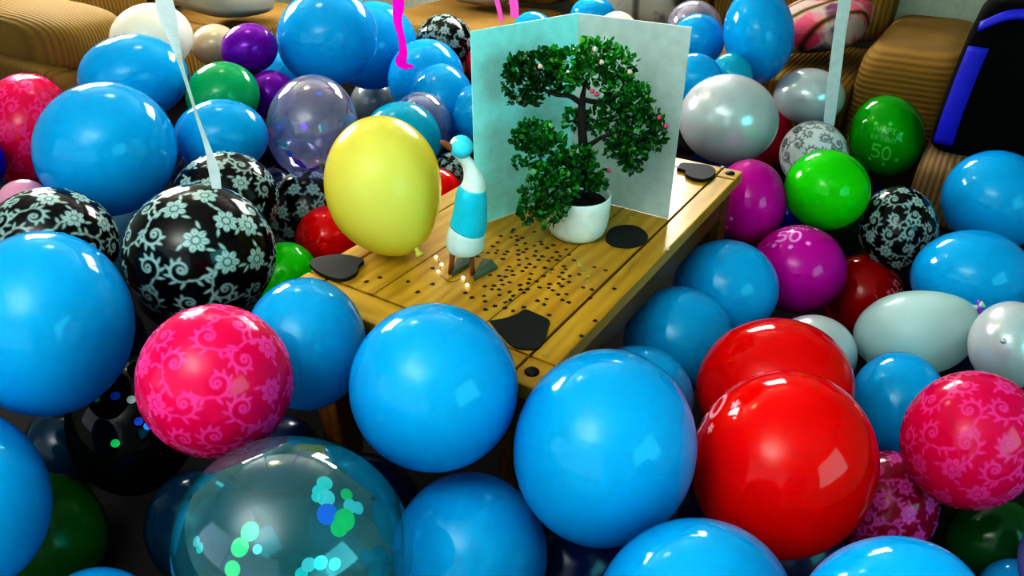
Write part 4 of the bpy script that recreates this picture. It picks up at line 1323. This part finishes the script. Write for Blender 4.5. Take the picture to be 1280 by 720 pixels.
def band(name, pts, w, mat, ax):
    """flat strap: pts in the bag's frame, ax its width direction"""
    p = [Vector(q[:3]) for q in spline(pts, 6)]
    v, f = [], []
    for i, q in enumerate(p):
        t = (p[min(i + 1, len(p) - 1)] - p[max(i - 1, 0)]).normalized()
        nn = t.cross(Vector(ax)).normalized() * .003
        v += [q + Vector(ax) * w / 2 + nn, q + Vector(ax) * w / 2 - nn, q - Vector(ax) * w / 2 - nn, q - Vector(ax) * w / 2 + nn]
    for i in range(len(p) - 1):
        a = i * 4
        for k in range(4): f.append((a + k, a + (k + 1) % 4, a + 4 + (k + 1) % 4, a + 4 + k))
    f += [(0, 1, 2, 3)[::-1], tuple(len(v) - 4 + k for k in range(4))]
    link(name, mesh_from(v, f), mat, bag)
for y in (.165, -.165):
    band('strap', [(-.137, y, .03), (-.139, y, .12), (-.133, y * .97, .24), (-.127, y * .93, .33)], .055, BLU, (0, 1, 0))
band('top_strap', [(-.122, .17, .385), (-.115, .10, .425), (-.112, .0, .43), (-.115, -.10, .425), (-.122, -.17, .385)], .03, BLU, (.45, 0, .89))
band('handle', [(0, .14, .455), (0, .11, .50), (0, .05, .525), (0, -.05, .525), (0, -.11, .50), (0, -.14, .455)], .04, BLU, (1, 0, 0))

def pillow(label, a, b, z, size, mat, lean=None, rot=(0, 0, 0), e=.5):
    """puffed cushion; lean: stands upright facing the room, tipped back by that angle"""
    me = super_box(size[0] / 2, size[1] / 2, size[2] / 2, e, 40, 22, .5)
    o = link('cushion', me, mat, None, T(a, b, z))
    R3 = Matrix.Rotation(YAW, 3, 'Z')
    if lean is not None: R3 = R3 @ Matrix.Rotation(-(PI / 2 - lean), 3, 'Y')
    R3 = R3 @ Matrix.Rotation(rot[2], 3, 'Z') @ Matrix.Rotation(rot[1], 3, 'Y') @ Matrix.Rotation(rot[0], 3, 'X')
    o.rotation_euler = R3.to_euler()
    tag(o, label, 'cushion')
    return o


pillow('white printed cushion with brown butterfly shapes lying on the left sofa', 1.50, 2.66, .575, (.44, .40, .13),
       m_pattern('butterfly_print', srgb(150, 146, 132), [srgb(110, 110, 104), srgb(70, 52, 40), srgb(140, 92, 40), srgb(110, 120, 108)], 8), None, (.15, .12, .2))
pillow('plain beige cushion leaning at the back beside the magenta ribbon', 2.54, 1.86, .655, (.42, .42, .13), m_plain('beige_cloth', srgb(140, 122, 98), .9), .22)
pillow('pale grey cushion with upright stripes behind the white card', 2.54, .92, .655, (.42, .44, .13),
       m_pattern('plank_print', srgb(140, 140, 132), [srgb(50, 48, 42), srgb(90, 86, 78)], 6, ('Y', 1.6, [(0.0, srgb(120, 120, 110)), (.12, srgb(235, 235, 230)), (1, srgb(255, 255, 250))], .4)), .22)
pillow('printed cushion with yellow, pink and purple streaks against the right sofa arm', 2.42, .10, .565, (.38, .36, .13),
       m_pattern('streaked_print', srgb(160, 146, 140), [srgb(50, 44, 80), srgb(170, 30, 80), srgb(190, 100, 120), srgb(60, 54, 80)], 9, ('DIAGONAL', 3.4, [(0.0, srgb(60, 45, 40)), (.12, srgb(225, 185, 60)), (.25, srgb(255, 250, 245)), (1, srgb(255, 255, 255))], 1.5), .35), None, (-.2, -.12, .0))

# ------------------------------------------------------------------ room
WALLM = m_plain('painted_wall', srgb(186, 192, 176), 0.8)
CEILM = m_plain('painted_ceiling', srgb(210, 208, 200), 0.85)
ntf = NT('dark_carpet')
tcf = ntf.n('ShaderNodeTexCoord'); nzf = ntf.n('ShaderNodeTexNoise', Scale=140.0, Detail=4.0)
ntf.l(tcf.outputs['Object'], nzf.inputs['Vector'])
cf = ramp(ntf, nzf.outputs['Fac'], [(0.3, srgb(8, 8, 8)), (0.7, srgb(22, 19, 16))])
bf = ntf.bsdf(Roughness=0.95); ntf.l(cf, bf.inputs['Base Color'])
CARPET = ntf.done(bf.outputs[0])
RA0, RA1, RB0, RB1 = -2.6, 3.12, -2.6, 3.62


def struct(name, a0, a1, b0, b1, z0, z1, mat):
    o = link(name, box((0, 0, 0), (a1 - a0, b1 - b0, z1 - z0)), mat, None, T((a0 + a1) / 2, (b0 + b1) / 2, (z0 + z1) / 2))
    o.rotation_euler = (0, 0, YAW)
    return tag(o, kind='structure')


struct('floor', RA0, RA1, RB0, RB1, -.05, 0, CARPET)
struct('ceiling', RA0, RA1, RB0, RB1, CEIL, CEIL + .05, CEILM)


def wall(name, axis, at, lo, hi, wins):
    """wall with rectangular window openings: wins = [(c0, c1, z0, z1)] along the wall"""
    bm = bmesh.new()
    t = .1
    segs = []
    cur = lo
    for c0, c1, z0, z1 in wins:
        segs += [(cur, c0, 0, CEIL), (c0, c1, 0, z0), (c0, c1, z1, CEIL)]
        cur = c1
    segs.append((cur, hi, 0, CEIL))
    for s0, s1, z0, z1 in segs:
        if axis == 'a': box_bm(bm, (at, (s0 + s1) / 2, (z0 + z1) / 2), (t, s1 - s0, z1 - z0))
        else: box_bm(bm, ((s0 + s1) / 2, at, (z0 + z1) / 2), (s1 - s0, t, z1 - z0))
    o = link(name, bm_mesh(bm), WALLM, None, T(0, 0, 0)); o.rotation_euler = (0, 0, YAW)
    tag(o, kind='structure')


FRAME = m_plain('white_window_frame', srgb(230, 232, 230), 0.4)
WN = [0]


def window(axis, at, c0, c1, z0, z1, power, col, inward, bars=1):
    """frame, glazing bars and the daylight that comes in through the opening"""
    WN[0] += 1
    bm = bmesh.new()
    w = c1 - c0
    parts = [((c0 + c1) / 2, z0 + .025, w, .05), ((c0 + c1) / 2, z1 - .025, w, .05), (c0 + .025, (z0 + z1) / 2, .05, z1 - z0), (c1 - .025, (z0 + z1) / 2, .05, z1 - z0)]
    for k in range(bars): parts.append((c0 + w * (k + 1) / (bars + 1), (z0 + z1) / 2, .045, z1 - z0))
    for cc, cz, sw, sz in parts:
        if axis == 'a': box_bm(bm, (at, cc, cz), (.06, sw, sz))
        else: box_bm(bm, (cc, at, cz), (sw, .06, sz))
    o = link('window_%d' % WN[0], bm_mesh(bm), FRAME, None, T(0, 0, 0)); o.rotation_euler = (0, 0, YAW)
    tag(o, kind='structure')
    ld = bpy.data.lights.new('daylight', 'AREA'); ld.shape = 'RECTANGLE'; ld.size = w - .06; ld.size_y = z1 - z0 - .06
    ld.energy = power; ld.color = col
    lo = bpy.data.objects.new('daylight', ld); COL.objects.link(lo)
    off = .06
    p = T(at - inward * off, (c0 + c1) / 2, (z0 + z1) / 2) if axis == 'a' else T((c0 + c1) / 2, at - inward * off, (z0 + z1) / 2)
    lo.location = p
    dirv = (E1 if axis == 'a' else E2) * inward
    lo.rotation_euler = dirv.to_track_quat('-Z', 'Y').to_euler()
    return lo


FARWIN = (.75, 2.15, 1.30, 2.10)
LEFTWIN = (.75, 1.85, 1.15, 2.15)
RIGHTWIN = (-1.3, .35, .85, 2.15)
wall('wall_far', 'a', RA1 + .05, RB0, RB1, [FARWIN])
wall('wall_left', 'b', RB1 + .05, RA0, RA1, [LEFTWIN])
wall('wall_right', 'b', RB0 - .05, RA0, RA1, [RIGHTWIN])
NEARWIN = (-1.4, 2.8, .8, 2.3)
wall('wall_near', 'a', RA0 - .05, RB0, RB1, [NEARWIN])
window('a', RA0 - .05, *NEARWIN, 20, (.88, .97, 1), 1, 1)
window('a', RA1 + .05, *FARWIN, 85, (1, .98, .95), -1, 2)
window('b', RB1 + .05, *LEFTWIN, 100, (1, .95, .88), -1, 1)
window('b', RB0 - .05, *RIGHTWIN, 27, (.20, .90, .90), 1, 0)

# added fill light without a lamp body, unseen, bounced off the ceiling
ul = bpy.data.lights.new('uplighter', 'AREA'); ul.shape = 'DISK'; ul.size = .4; ul.energy = 108; ul.color = (.92, .98, 1)
ulo = bpy.data.objects.new('uplighter', ul); COL.objects.link(ulo)
ulo.location = (-1.0, -.3, 1.7); ulo.rotation_euler = (PI, 0, 0)

# ceiling lamp with a warm glass shade
lamp = empty('ceiling_lamp', T(1.0, 1.9, CEIL - .002))
tag(lamp, 'warm ceiling lamp over the left side of the room', 'lamp')
link('ceiling_rose', lathe([(.05, -.02), (.06, -.012), (.06, 0)], 24), m_plain('lamp_brass', srgb(150, 120, 60), .3, .9), lamp)
link('lamp_shade', lathe([(.10, -.20), (.15, -.17), (.16, -.13), (.13, -.07), (.05, -.02)], 32), m_emit('warm_lamp_glass', (1, .78, .42, 1), 14), lamp)

# ------------------------------------------------------------------ look
wd = bpy.data.worlds.new('world'); scene.world = wd; wd.use_nodes = True
bg = wd.node_tree.nodes['Background']; bg.inputs[0].default_value = (.5, .6, .7, 1); bg.inputs[1].default_value = .3
vs_ = scene.view_settings
vs_.view_transform = 'Standard'
vs_.exposure = 0.13
try:
    vs_.look = 'High Contrast'
except Exception as ex:
    print('LOOK', ex)
scene.cycles.max_bounces = 8
scene.cycles.transparent_max_bounces = 16
scene.cycles.use_denoising = True
scene.cycles.sample_clamp_indirect = 6.0
